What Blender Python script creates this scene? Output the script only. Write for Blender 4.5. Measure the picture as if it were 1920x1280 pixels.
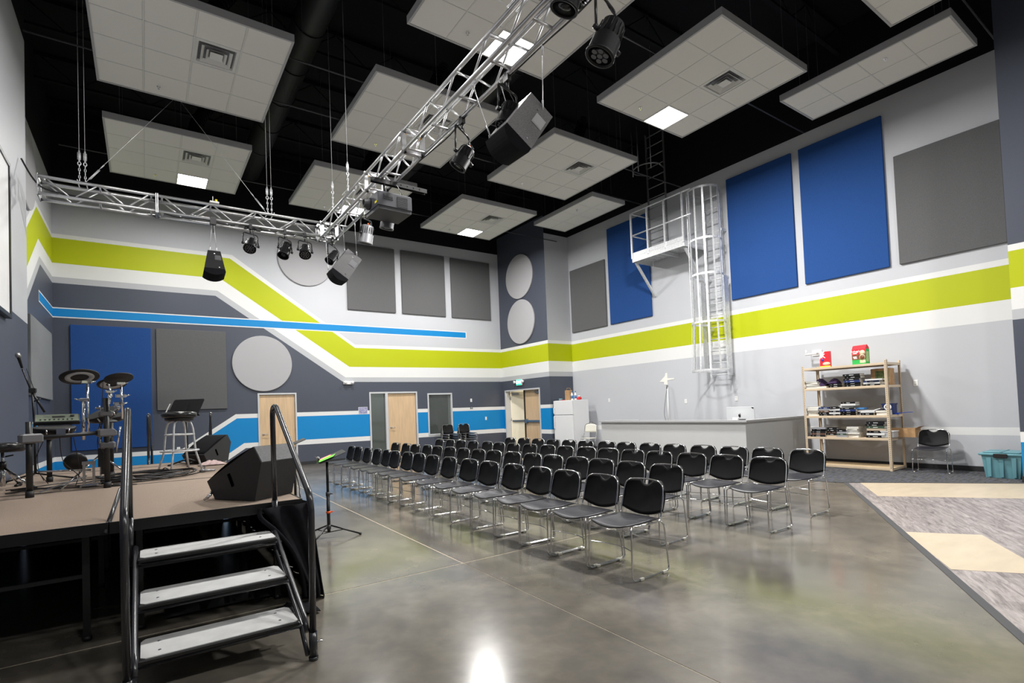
import bpy, bmesh, math, random
from mathutils import Vector, Matrix, Quaternion
random.seed(7)
for o in list(bpy.data.objects): bpy.data.objects.remove(o, do_unlink=True)
SC = bpy.context.scene
COL = SC.collection
PI = math.pi
# ------------------------------------------------------------------ camera, world, exposure, lamps
XR, YB, YC, X2, XL, XN, XP = 12.41, 16.235, 13.44, 11.346, -1.825, -1.47, 11.294
YN, YP, YF, ZP, ZC = 10.45, 2.155, -6.0, 7.39, 9.3
cd = bpy.data.cameras.new('camera'); cam = bpy.data.objects.new('camera', cd); COL.objects.link(cam)
Rv = Vector((0.83024255, -0.55608977, -0.03822927)); Uv = Vector((0.0156826, -0.04525354, 0.99885243)); Fv = Vector((0.55718162, 0.82988932, 0.02885048))
M = Matrix.Identity(4)
for i in range(3): M[i][0], M[i][1], M[i][2] = Rv[i], Uv[i], -Fv[i]
M[2][3] = 1.45
cam.matrix_world = M
cd.sensor_width = 36.0; cd.lens = 36.0*971.616/1920
cd.shift_x = 35.914/1920; cd.shift_y = 99.425/1920
cd.clip_start = 0.05; cd.clip_end = 100
SC.camera = cam
w = bpy.data.worlds.new('world'); SC.world = w; w.use_nodes = True
w.node_tree.nodes['Background'].inputs[0].default_value = (.6, .65, .75, 1); w.node_tree.nodes['Background'].inputs[1].default_value = .02
SC.view_settings.view_transform = 'Standard'; SC.view_settings.look = 'None'; SC.view_settings.gamma = 1.0
SC.view_settings.exposure = 0.5; SC.view_settings.use_curve_mapping = False
LAMP_W = {(0, 0): 45, (1, 0): 110, (2, 0): 170, (0, 1): 75, (1, 1): 330, (2, 1): 380, (0, 2): 95, (1, 2): 150, (2, 2): 165}
LX, LY = (.97, 4.68, 8.42), (-1.2, 6.19, 13.42)
def area(name, loc, sx, sy, power, color=(1, .985, .96), rot=(0, 0, 0)):
    l = bpy.data.lights.new(name, 'AREA'); l.shape = 'RECTANGLE'; l.size = sx; l.size_y = sy; l.energy = power; l.color = color
    o = bpy.data.objects.new(name, l); COL.objects.link(o); o.location = loc; o.rotation_euler = rot
    return o
for j, ly in enumerate(LY):
    for i, lx in enumerate(LX):
        area('lamp', (lx, ly, 6.905), .54, .54, LAMP_W[(i, j)])
area('lamp', (12.9, 15.0, 2.7), .6, 1.0, 60, (1, .93, .78))          # corridor lamp behind the double door
area('lamp', (7.2, 17.5, 2.66), .6, .6, 22)                              # unseen lamp added to brighten the side room behind the glass
# ------------------------------------------------------------------ materials
MATS = {}
def mat(name, col, rough=.6, metal=0.0, spec=.5, noise=0.0, nscale=8.0, bump=0.0, bscale=60.0, emit=None, estr=0.0, stretch=None, rn=0.0, alpha=None, coat=0.0):
    if name in MATS: return MATS[name]
    m = bpy.data.materials.new(name); m.use_nodes = True; N = m.node_tree.nodes; L = m.node_tree.links
    b = N['Principled BSDF']; b.inputs['Roughness'].default_value = rough; b.inputs['Metallic'].default_value = metal
    b.inputs['Specular IOR Level'].default_value = spec; b.inputs['Base Color'].default_value = (*col, 1); b.inputs['Coat Weight'].default_value = coat
    if noise or bump or rn:
        tc = N.new('ShaderNodeTexCoord'); mp = N.new('ShaderNodeMapping'); L.new(tc.outputs['Object'], mp.inputs[0])
        if stretch: mp.inputs['Scale'].default_value = stretch
    if noise:
        n = N.new('ShaderNodeTexNoise'); n.inputs['Scale'].default_value = nscale; n.inputs['Detail'].default_value = 6; L.new(mp.outputs[0], n.inputs[0])
        r = N.new('ShaderNodeValToRGB'); r.color_ramp.elements[0].position = .3; r.color_ramp.elements[1].position = .7
        r.color_ramp.elements[0].color = (*[max(0, c*(1-noise)) for c in col], 1); r.color_ramp.elements[1].color = (*[min(1, c*(1+noise)) for c in col], 1)
        L.new(n.outputs[0], r.inputs[0]); L.new(r.outputs[0], b.inputs['Base Color'])
    if rn:
        n = N.new('ShaderNodeTexNoise'); n.inputs['Scale'].default_value = nscale; L.new(mp.outputs[0], n.inputs[0])
        mr = N.new('ShaderNodeMapRange'); mr.inputs[3].default_value = max(.02, rough-rn); mr.inputs[4].default_value = rough+rn
        L.new(n.outputs[0], mr.inputs[0]); L.new(mr.outputs[0], b.inputs['Roughness'])
    if bump:
        n = N.new('ShaderNodeTexNoise'); n.inputs['Scale'].default_value = bscale; n.inputs['Detail'].default_value = 3; L.new(mp.outputs[0], n.inputs[0])
        bp = N.new('ShaderNodeBump'); bp.inputs['Strength'].default_value = bump; bp.inputs['Distance'].default_value = .01
        L.new(n.outputs[0], bp.inputs['Height']); L.new(bp.outputs[0], b.inputs['Normal'])
    if emit: b.inputs['Emission Color'].default_value = (*emit, 1); b.inputs['Emission Strength'].default_value = estr
    MATS[name] = m; return m
WALLK = dict(rough=.55, spec=.35, noise=.02, nscale=.6, bump=.05, bscale=180)
m_wall = mat('wall light grey paint', (.52, .53, .56), **WALLK)
m_white = mat('white stripe paint', (.74, .74, .73), **WALLK)
m_pale = mat('pale grey stripe paint', (.46, .47, .49), **WALLK)
m_lime = mat('lime green paint', (.44, .49, .002), **WALLK)
m_blue = mat('bright blue paint', (.002, .22, .54), **WALLK)
m_slate = mat('slate paint', (.068, .077, .104), rough=.45, spec=.4, noise=.03, nscale=.6, bump=.05, bscale=180)
m_black = mat('black ceiling paint', (.006, .006, .008), rough=.8, spec=.2, noise=.1, nscale=3)
m_base = mat('black rubber base', (.02, .02, .022), rough=.5)
m_pblue = mat('blue fabric panel', (.024, .075, .25), rough=.95, spec=.1, noise=.12, nscale=90, bump=.25, bscale=500)
m_pgrey = mat('grey fabric panel', (.125, .125, .128), rough=.95, spec=.1, noise=.12, nscale=90, bump=.25, bscale=500)
m_plight = mat('pale grey fabric panel', (.42, .415, .43), rough=.95, spec=.1, noise=.06, nscale=120, bump=.25, bscale=500)
m_tile = mat('mineral ceiling tile', (.70, .69, .66), rough=.95, spec=.1, noise=.05, nscale=150, bump=.3, bscale=350)
m_tgrid = mat('white tile grid', (.62, .62, .60), rough=.5)
m_edge = mat('grey cloud edge', (.36, .36, .37), rough=.5)
m_alu = mat('aluminium tube', (.60, .60, .61), rough=.36, metal=.9, noise=.05, nscale=30, rn=.05)
m_galv = mat('galvanised steel', (.70, .71, .73), rough=.42, metal=.45, noise=.14, nscale=25, rn=.12)
m_chrome = mat('chrome', (.75, .75, .76), rough=.12, metal=1, noise=.03, nscale=40)
m_shell = mat('black plastic shell', (.005, .005, .006), rough=.55, spec=.18, bump=.08, bscale=300)
m_seat = mat('black plastic seat', (.022, .022, .028), rough=.38, spec=.5, bump=.08, bscale=300)
m_glide = mat('clear nylon glide', (.62, .60, .52), rough=.4)
m_blk = mat('black metal', (.012, .012, .013), rough=.35, spec=.5, rn=.08)
m_blkm = mat('matt black', (.010, .010, .011), rough=.7, spec=.3)
m_steelblk = mat('black powder coated tube', (.022, .022, .026), rough=.22, spec=.7, rn=.05)
m_cabinet = mat('black textured cabinet paint', (.013, .013, .014), rough=.55, spec=.6, noise=.3, nscale=160, bump=.5, bscale=260)
m_cabhung = mat('charcoal textured cabinet paint', (.15, .145, .15), rough=.42, spec=.6, noise=.35, nscale=120, bump=.5, bscale=260)
m_grille = mat('black grille cloth', (.006, .006, .008), rough=.9, spec=.15, bump=.4, bscale=500)
m_carp = mat('tan stage carpet', (.36, .285, .23), rough=.98, spec=.05, noise=.16, nscale=160, bump=.6, bscale=400)
m_tread = mat('grey step tread', (.56, .56, .555), rough=.75, spec=.3, noise=.06, nscale=12, bump=.2, bscale=400)
m_drape = mat('black drape', (.008, .008, .010), rough=.95, spec=.1, noise=.2, nscale=20)
m_maple = mat('maple door veneer', (.62, .44, .27), rough=.4, noise=.10, nscale=3.0, stretch=(6, 6, .6), bump=.02)
m_frame = mat('grey door frame paint', (.55, .56, .58), rough=.35)
m_glass = mat('tinted glass', (.50, .55, .53), rough=.03, spec=.6)
m_glass.node_tree.nodes['Principled BSDF'].inputs['Transmission Weight'].default_value = .92
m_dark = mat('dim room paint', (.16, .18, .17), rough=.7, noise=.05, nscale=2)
m_cream = mat('corridor paint', (.75, .72, .62), rough=.6, noise=.03, nscale=2)
m_shelf = mat('tan enamel steel', (.62, .50, .36), rough=.35, spec=.5, noise=.04, nscale=10)
m_board = mat('particle board', (.60, .46, .28), rough=.7, noise=.12, nscale=60, bump=.2)
m_desk = mat('desk grey paint', (.50, .505, .51), rough=.5, noise=.02, nscale=2, bump=.03)
m_cap = mat('desk laminate cap', (.40, .40, .41), rough=.4, noise=.03, nscale=20)
m_appl = mat('white appliance enamel', (.76, .76, .77), rough=.3, bump=.05, bscale=200)
m_teal = mat('teal plastic', (.13, .31, .36), rough=.45, noise=.05, nscale=5)
m_orange = mat('orange tape', (.9, .12, .01), rough=.5)
m_red = mat('red plastic', (.65, .02, .02), rough=.4)
m_yellow = mat('yellow label', (.8, .7, .02), rough=.5)
m_green = mat('green paper', (.18, .75, .06), rough=.7, noise=.02, nscale=10)
m_pink = mat('pink paper', (.85, .2, .45), rough=.7, noise=.02, nscale=10)
m_paper = mat('white paper', (.8, .8, .8), rough=.8, noise=.02, nscale=10)
m_brown = mat('brown kraft paper', (.42, .25, .12), rough=.8, noise=.15, nscale=14, bump=.2, bscale=40)
m_exit = mat('exit sign green', (.02, .55, .28), rough=.4, emit=(.05, .9, .45), estr=.9)
m_exitl = mat('exit sign letters', (.8, .9, .85), rough=.4, emit=(.8, 1, .9), estr=1.2)
m_led = mat('led diffuser', (1, 1, 1), rough=.5, emit=(1, .99, .96), estr=14)
m_lens = mat('lamp lens', (.012, .012, .014), rough=.2, spec=.5)
m_lensdot = mat('lens element', (.10, .10, .11), rough=.15, spec=.9)
m_proj = mat('projector grey', (.055, .057, .068), rough=.4)
m_projd = mat('projector dark grey', (.045, .045, .05), rough=.5)
m_imac = mat('silver aluminium shell', (.58, .59, .61), rough=.35, metal=.15)
m_pole = mat('white cable', (.8, .8, .8), rough=.4)
m_pad = mat('drum pad mesh', (.55, .55, .57), rough=.6, noise=.03, nscale=60)
m_blackrubber = mat('black rubber', (.012, .012, .013), rough=.55, bump=.1, bscale=200)
m_clampg = mat('grey clamp plastic', (.14, .14, .15), rough=.4)
m_vinyl = mat('black vinyl', (.012, .012, .013), rough=.25, spec=.6, bump=.1, bscale=30)
m_module = mat('module face grey green', (.15, .18, .13), rough=.45)
m_pinkcloth = mat('pale pink cloth', (.62, .46, .44), rough=.9, noise=.15, nscale=25)
m_purple = mat('purple cloth', (.035, .015, .06), rough=.95, noise=.2, nscale=15)
m_navy = mat('navy plastic', (.01, .025, .12), rough=.4)
m_skyb = mat('sky blue folder', (.05, .18, .42), rough=.5)
m_grout = mat('joint filler', (.46, .40, .31), rough=.8, noise=.25, nscale=60)
m_trim = mat('dark grey edge strip', (.07, .07, .075), rough=.6)
m_beige = mat('beige vinyl flooring', (.60, .50, .37), rough=.32, noise=.07, nscale=2.2, stretch=(1, 3, 1), spec=.4)
m_purplep = mat('purple notice print', (.30, .30, .48), rough=.6, noise=.35, nscale=18)
m_steel = mat('brushed steel', (.45, .45, .46), rough=.3, metal=1)

def floor_material():
    m = bpy.data.materials.new('polished concrete'); m.use_nodes = True; N = m.node_tree.nodes; L = m.node_tree.links; b = N['Principled BSDF']
    g = N.new('ShaderNodeNewGeometry'); mp = N.new('ShaderNodeMapping'); L.new(g.outputs['Position'], mp.inputs[0]); mp.inputs['Scale'].default_value = (1, 1.0, 1); mp.inputs['Rotation'].default_value = (0, 0, .5)
    n1 = N.new('ShaderNodeTexNoise'); n1.inputs['Scale'].default_value = .9; n1.inputs['Detail'].default_value = 9; n1.inputs['Roughness'].default_value = .62; n1.inputs['Distortion'].default_value = .15; L.new(mp.outputs[0], n1.inputs[0])
    r = N.new('ShaderNodeValToRGB'); e = r.color_ramp.elements; e[0].position = .28; e[0].color = (.086, .077, .065, 1); e[1].position = .74; e[1].color = (.225, .200, .167, 1)
    k = r.color_ramp.elements.new(.5); k.color = (.140, .126, .106, 1); L.new(n1.outputs[0], r.inputs[0])
    n2 = N.new('ShaderNodeTexNoise'); n2.inputs['Scale'].default_value = 5; n2.inputs['Detail'].default_value = 8; n2.inputs['Distortion'].default_value = .2; L.new(mp.outputs[0], n2.inputs[0])
    r2 = N.new('ShaderNodeValToRGB'); r2.color_ramp.elements[0].position = .35; r2.color_ramp.elements[0].color = (.86, .86, .87, 1); r2.color_ramp.elements[1].position = .7; r2.color_ramp.elements[1].color = (1.12, 1.11, 1.07, 1); L.new(n2.outputs[0], r2.inputs[0])
    mx = N.new('ShaderNodeMix'); mx.data_type = 'RGBA'; mx.blend_type = 'MULTIPLY'; mx.inputs[0].default_value = 1; L.new(r.outputs[0], mx.inputs[6]); L.new(r2.outputs[0], mx.inputs[7]); L.new(mx.outputs[2], b.inputs['Base Color'])
    mr = N.new('ShaderNodeMapRange'); mr.inputs[3].default_value = .13; mr.inputs[4].default_value = .27; L.new(n1.outputs[0], mr.inputs[0]); L.new(mr.outputs[0], b.inputs['Roughness'])
    b.inputs['Specular IOR Level'].default_value = .65; b.inputs['Coat Weight'].default_value = .28; b.inputs['Coat Roughness'].default_value = .12
    n3 = N.new('ShaderNodeTexNoise'); n3.inputs['Scale'].default_value = 2.2; n3.inputs['Detail'].default_value = 3; L.new(mp.outputs[0], n3.inputs[0])
    bp = N.new('ShaderNodeBump'); bp.inputs['Strength'].default_value = .04; bp.inputs['Distance'].default_value = .01; L.new(n3.outputs[0], bp.inputs['Height']); L.new(bp.outputs[0], b.inputs['Normal'])
    return m
m_conc = floor_material()
def plank_material():
    m = bpy.data.materials.new('grey wood look vinyl'); m.use_nodes = True; N = m.node_tree.nodes; L = m.node_tree.links; b = N['Principled BSDF']
    g = N.new('ShaderNodeNewGeometry'); mp = N.new('ShaderNodeMapping'); L.new(g.outputs['Position'], mp.inputs[0]); mp.inputs['Rotation'].default_value = (0, 0, math.radians(-29)); mp.inputs['Scale'].default_value = (1, 1, 1)
    mp2 = N.new('ShaderNodeMapping'); L.new(mp.outputs[0], mp2.inputs[0]); mp2.inputs['Scale'].default_value = (2.0, 14, 1)
    n = N.new('ShaderNodeTexNoise'); n.inputs['Scale'].default_value = 1.6; n.inputs['Detail'].default_value = 9; n.inputs['Roughness'].default_value = .7; n.inputs['Distortion'].default_value = .8; L.new(mp2.outputs[0], n.inputs[0])
    r = N.new('ShaderNodeValToRGB'); e = r.color_ramp.elements; e[0].position = .33; e[0].color = (.14, .12, .12, 1); e[1].position = .66; e[1].color = (.46, .41, .40, 1); L.new(n.outputs[0], r.inputs[0])
    br = N.new('ShaderNodeTexBrick'); br.inputs['Scale'].default_value = 1; br.inputs['Brick Width'].default_value = 1.2; br.inputs['Row Height'].default_value = .18; br.inputs['Mortar Size'].default_value = .001
    br.inputs['Color1'].default_value = (.85, .85, .85, 1); br.inputs['Color2'].default_value = (1.1, 1.1, 1.1, 1); br.inputs['Mortar'].default_value = (.7, .7, .7, 1); L.new(mp.outputs[0], br.inputs[0])
    mx = N.new('ShaderNodeMix'); mx.data_type = 'RGBA'; mx.blend_type = 'MULTIPLY'; mx.inputs[0].default_value = 1; L.new(r.outputs[0], mx.inputs[6]); L.new(br.outputs[0], mx.inputs[7]); L.new(mx.outputs[2], b.inputs['Base Color'])
    b.inputs['Roughness'].default_value = .38
    return m
m_plank = plank_material()
def carpet_tile_material():
    m = bpy.data.materials.new('charcoal carpet'); m.use_nodes = True; N = m.node_tree.nodes; L = m.node_tree.links; b = N['Principled BSDF']
    g = N.new('ShaderNodeNewGeometry'); mp = N.new('ShaderNodeMapping'); L.new(g.outputs['Position'], mp.inputs[0]); mp.inputs['Scale'].default_value = (4, 26, 1); mp.inputs['Rotation'].default_value = (0, 0, .3)
    n = N.new('ShaderNodeTexNoise'); n.inputs['Scale'].default_value = 1.3; n.inputs['Detail'].default_value = 4; L.new(mp.outputs[0], n.inputs[0])
    r = N.new('ShaderNodeValToRGB'); e = r.color_ramp.elements; e[0].position = .3; e[0].color = (.035, .036, .04, 1); e[1].position = .62; e[1].color = (.12, .12, .125, 1)
    k = r.color_ramp.elements.new(.68); k.color = (.03, .07, .22, 1); k = r.color_ramp.elements.new(.72); k.color = (.10, .10, .11, 1); L.new(n.outputs[0], r.inputs[0]); L.new(r.outputs[0], b.inputs['Base Color'])
    b.inputs['Roughness'].default_value = .95; b.inputs['Specular IOR Level'].default_value = .1
    return m
m_ctile = carpet_tile_material()

# ------------------------------------------------------------------ mesh builder
class MB:
    def __init__(s): s.v = []; s.f = []; s.mi = []; s.sm = []; s.cur = 0
    def add(s, vs, fs, smooth=False):
        b = len(s.v); s.v += [tuple(p) for p in vs]
        for f in fs: s.f.append([b+i for i in f]); s.mi.append(s.cur); s.sm.append(smooth)
        return s
    def slot(s, i): s.cur = i; return s
    def box(s, x0, x1, y0, y1, z0, z1, T=None):
        vs = [Vector(p) for p in ((x0,y0,z0),(x1,y0,z0),(x1,y1,z0),(x0,y1,z0),(x0,y0,z1),(x1,y0,z1),(x1,y1,z1),(x0,y1,z1))]
        if T: vs = [T @ p for p in vs]
        return s.add(vs, [(0,3,2,1),(4,5,6,7),(0,1,5,4),(1,2,6,5),(2,3,7,6),(3,0,4,7)])
    def bevbox(s, x0, x1, y0, y1, z0, z1, b=.01, T=None, smooth=False):
        # box with chamfered vertical and horizontal edges
        out = []
        prof = [(b, 0), (0, b), (0, (z1-z0)-b), (b, z1-z0)]
        rings = []
        for ins, dz in prof:
            a = ins
            c = b
            X0, X1, Y0, Y1 = x0+a, x1-a, y0+a, y1-a; z = z0+dz
            rings.append([(X0+c,Y0,z),(X1-c,Y0,z),(X1,Y0+c,z),(X1,Y1-c,z),(X1-c,Y1,z),(X0+c,Y1,z),(X0,Y1-c,z),(X0,Y0+c,z)])
        vs = [Vector(p) for r in rings for p in r]
        if T: vs = [T @ p for p in vs]
        fs = [tuple(range(7, -1, -1)), tuple(range(24, 32))]
        for k in range(3):
            for i in range(8):
                j = (i+1) % 8; fs.append((k*8+i, k*8+j, k*8+8+j, k*8+8+i))
        return s.add(vs, fs, smooth)
    def cyl(s, p0, p1, r, n=10, r2=None, caps=True, smooth=True):
        p0 = Vector(p0); p1 = Vector(p1); r2 = r if r2 is None else r2
        d = (p1-p0).normalized(); a = d.orthogonal().normalized(); c = d.cross(a)
        vs = []
        for p, rr in ((p0, r), (p1, r2)):
            for i in range(n):
                t = 2*PI*i/n; vs.append(p+a*math.cos(t)*rr+c*math.sin(t)*rr)
        s.add(vs, [(i, (i+1) % n, n+(i+1) % n, n+i) for i in range(n)], smooth)
        if caps: s.add(vs[:n], [tuple(range(n-1, -1, -1))]); s.add(vs[n:], [tuple(range(n))])
        return s
    def tube(s, pts, r, n=8, closed=False, smooth=True, caps=True):
        pts = [Vector(p) for p in pts]; m = len(pts); vs = []; prev = None
        for i, p in enumerate(pts):
            if closed: t = (pts[(i+1) % m]-pts[i-1]).normalized()
            else: t = (pts[min(i+1, m-1)]-pts[max(i-1, 0)]).normalized()
            a = t.orthogonal().normalized() if prev is None else (prev-t*prev.dot(t)).normalized()
            prev = a; c = t.cross(a)
            for k in range(n):
                q = 2*PI*k/n; vs.append(p+a*math.cos(q)*r+c*math.sin(q)*r)
        fs = []
        for i in range(m if closed else m-1):
            j = (i+1) % m
            for k in range(n):
                l = (k+1) % n; fs.append((i*n+k, i*n+l, j*n+l, j*n+k))
        s.add(vs, fs, smooth)
        if not closed and caps: s.add(vs[:n], [tuple(range(n-1, -1, -1))]); s.add(vs[-n:], [tuple(range(n))])
        return s
    def lathe(s, prof, c=(0, 0, 0), n=24, T=None, smooth=True):
        vs = []
        for r, z in prof:
            for i in range(n):
                t = 2*PI*i/n; vs.append(Vector((r*math.cos(t), r*math.sin(t), z)))
        vs = [(T @ p if T else p)+Vector(c) for p in vs]; fs = []
        for k in range(len(prof)-1):
            for i in range(n):
                j = (i+1) % n; fs.append((k*n+i, k*n+j, k*n+n+j, k*n+n+i))
        s.add(vs, fs, smooth)
        if prof[0] == prof[-1]: return s
        if prof[0][0] > 1e-6: s.add(vs[:n], [tuple(range(n-1, -1, -1))])
        if prof[-1][0] > 1e-6: s.add(vs[-n:], [tuple(range(n))])
        return s
    def prism(s, poly, d0, d1, axis='y', T=None):
        # poly in the plane perpendicular to axis
        def P(a, b, d): return {'x': (d, a, b), 'y': (a, d, b), 'z': (a, b, d)}[axis]
        n = len(poly); vs = [Vector(P(a, b, d0)) for a, b in poly]+[Vector(P(a, b, d1)) for a, b in poly]
        if T: vs = [T @ p for p in vs]
        fs = [tuple(range(n)), tuple(range(2*n-1, n-1, -1))]+[(i, n+i, n+(i+1) % n, (i+1) % n) for i in range(n)]
        return s.add(vs, fs)
    def poly(s, pts): return s.add(pts, [tuple(range(len(pts)))])
    def sheet(s, rows, th=0.0, smooth=True):
        # grid of points -> sheet, thickness along vertex normals
        R_, C_ = len(rows), len(rows[0]); P = [[Vector(p) for p in r] for r in rows]
        Nn = [[None]*C_ for _ in range(R_)]
        for i in range(R_):
            for j in range(C_):
                a = P[min(i+1, R_-1)][j]-P[max(i-1, 0)][j]; b = P[i][min(j+1, C_-1)]-P[i][max(j-1, 0)]
                q = a.cross(b); Nn[i][j] = q.normalized() if q.length > 1e-9 else Vector((0, 0, 1))
        f = [(i*C_+j, i*C_+j+1, (i+1)*C_+j+1, (i+1)*C_+j) for i in range(R_-1) for j in range(C_-1)]
        top = [P[i][j]+Nn[i][j]*th/2 for i in range(R_) for j in range(C_)]
        if th == 0: return s.add(top, f, smooth)
        bot = [P[i][j]-Nn[i][j]*th/2 for i in range(R_) for j in range(C_)]
        s.add(top, [tuple(reversed(q)) for q in f], smooth); s.add(bot, f, smooth)
        n = R_*C_; vs = top+bot
        edge = [j for j in range(C_)]+[i*C_+C_-1 for i in range(1, R_)]+[(R_-1)*C_+j for j in range(C_-2, -1, -1)]+[i*C_ for i in range(R_-2, 0, -1)]
        s.add(vs, [(edge[k], edge[(k+1) % len(edge)], n+edge[(k+1) % len(edge)], n+edge[k]) for k in range(len(edge))], False)
        return s
    def mesh(s, name, off=None):
        me = bpy.data.meshes.new(name)
        vs = s.v if off is None else [(p[0]-off[0], p[1]-off[1], p[2]-off[2]) for p in s.v]
        me.from_pydata(vs, [], s.f); me.polygons.foreach_set('material_index', s.mi); me.polygons.foreach_set('use_smooth', s.sm)
        bm = bmesh.new(); bm.from_mesh(me); bmesh.ops.remove_doubles(bm, verts=bm.verts, dist=1e-5)
        bmesh.ops.recalc_face_normals(bm, faces=bm.faces); bm.to_mesh(me); bm.free()
        me.update(); return me
    def build(s, name, mats, parent=None, world=False, raw=False):
        # world=True: vertices are in world coordinates and the (unrotated) parent stands at its own location
        off = None
        if world and parent is not None:
            off = Vector(parent.location); q = parent.parent
            while q is not None: off += Vector(q.location); q = q.parent
        me = s.mesh(name, off)
        if not isinstance(mats, (list, tuple)): mats = [mats]
        for m in mats: me.materials.append(m)
        o = bpy.data.objects.new(name, me); COL.objects.link(o)
        if parent is not None: o.parent = parent
        return o
def tag(o, label=None, cat=None, group=None, kind=None):
    if label: o['label'] = label
    if cat: o['category'] = cat
    if group: o['group'] = group
    if kind: o['kind'] = kind
    return o
def thing(name, label, cat, loc=(0, 0, 0), rz=0, group=None):
    o = bpy.data.objects.new(name, None); COL.objects.link(o); o.location = loc; o.rotation_euler = (0, 0, rz); o.empty_display_size = .1
    return tag(o, label, cat, group)
def solo(name, mb, mats, label, cat, base, group=None):
    # a thing that is one mesh, modelled in world coordinates, origin at base
    me = mb.mesh(name, base)
    for m in (mats if isinstance(mats, (list, tuple)) else [mats]): me.materials.append(m)
    o = bpy.data.objects.new(name, me); COL.objects.link(o); o.location = base
    return tag(o, label, cat, group)
def struct(name, mb, mats, parent=None):
    o = mb.build(name, mats, parent)
    if parent is None: o['kind'] = 'structure'
    return o
def share(o, parent, loc=(0, 0, 0), name=None):
    c = o.copy(); COL.objects.link(c); c.parent = parent; c.location = loc
    if name: c.name = name
    return c
def copy_tree(o, parent=None):
    c = o.copy(); COL.objects.link(c)
    if parent is not None: c.parent = parent
    for ch in [k for k in o.children]: copy_tree(ch, c)
    return c
def bez(pts, n=8):
    # smooth a polyline by Catmull-Rom
    P = [Vector(p) for p in pts]; out = []
    for i in range(len(P)-1):
        a, b, c, d = P[max(i-1, 0)], P[i], P[i+1], P[min(i+2, len(P)-1)]
        for k in range(n):
            t = k/n; out.append(.5*((2*b)+(c-a)*t+(2*a-5*b+4*c-d)*t*t+(3*b-a-3*c+d)*t**3))
    out.append(P[-1]); return out
def rounded(pts, r, n=5):
    # polyline with rounded corners
    P = [Vector(p) for p in pts]; out = [P[0]]
    for i in range(1, len(P)-1):
        a, b, c = P[i-1], P[i], P[i+1]; u = (a-b); v = (c-b); k = min(r, u.length*.49, v.length*.49)
        p, q = b+u.normalized()*k, b+v.normalized()*k
        for j in range(n+1):
            t = j/n; out.append(p*(1-t)**2+b*2*t*(1-t)+q*t*t)
    out.append(P[-1]); return out
def text_mesh(txt, size, mat_, parent, T, name='lettering', extrude=.0015, align='CENTER', bold=0):
    cu = bpy.data.curves.new(name, 'FONT'); cu.body = txt; cu.size = size; cu.extrude = extrude; cu.align_x = align; cu.align_y = 'CENTER'; cu.offset = bold
    t = bpy.data.objects.new(name+'_src', cu); COL.objects.link(t)
    dg = bpy.context.evaluated_depsgraph_get(); dg.update(); me = bpy.data.meshes.new_from_object(t.evaluated_get(dg)); me.name = name
    bpy.data.objects.remove(t, do_unlink=True)
    me.transform(T); me.materials.clear(); me.materials.append(mat_)
    o = bpy.data.objects.new(name, me); COL.objects.link(o); o.parent = parent; return o
def basis(loc, x, y, z):
    m = Matrix.Identity(4)
    for i in range(3): m[i][0], m[i][1], m[i][2], m[i][3] = x[i], y[i], z[i], loc[i]
    return m
# ------------------------------------------------------------------ structure: walls
def wall_cells(a0, a1, z0, z1, holes):
    xs = sorted({a0, a1, *[h[0] for h in holes], *[h[1] for h in holes]}); zs = sorted({z0, z1, *[h[2] for h in holes], *[h[3] for h in holes]})
    for i in range(len(xs)-1):
        for j in range(len(zs)-1):
            x, z = (xs[i]+xs[i+1])/2, (zs[j]+zs[j+1])/2
            if not any(h[0] < x < h[1] and h[2] < z < h[3] for h in holes): yield xs[i], xs[i+1], zs[j], zs[j+1]
def clip_poly(P, holes):
    # split convex polygon at the vertical sides of the holes it crosses and drop the parts inside (bands only)
    def half(Q, a, keep_lt):
        out = []
        for i in range(len(Q)):
            p, q = Q[i], Q[(i+1) % len(Q)]; ip = (p[0] <= a) if keep_lt else (p[0] >= a); iq = (q[0] <= a) if keep_lt else (q[0] >= a)
            if ip: out.append(p)
            if ip != iq:
                t = (a-p[0])/(q[0]-p[0]); out.append((a, p[1]+t*(q[1]-p[1])))
        return out
    res = [P]
    for h in holes:
        new = []
        for Q in res:
            z0 = min(p[1] for p in Q); z1 = max(p[1] for p in Q)
            if z1 <= h[2] or z0 >= h[3] or max(p[0] for p in Q) <= h[0] or min(p[0] for p in Q) >= h[1]: new.append(Q); continue
            mid = half(half(Q, h[0], False), h[1], True); sw = lambda W_: [(b, a) for a, b in W_]
            for R_ in (half(Q, h[0], True), half(Q, h[1], False), sw(half(sw(mid), h[3], False)), sw(half(sw(mid), h[2], True))):
                if len(R_) > 2 and max(p[1] for p in R_)-min(p[1] for p in R_) > 1e-6 and max(p[0] for p in R_)-min(p[0] for p in R_) > 1e-6: new.append(R_)
        res = new
    return res
PAINT = [m_wall, m_white, m_pale, m_lime, m_blue, m_slate, m_black]
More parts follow.
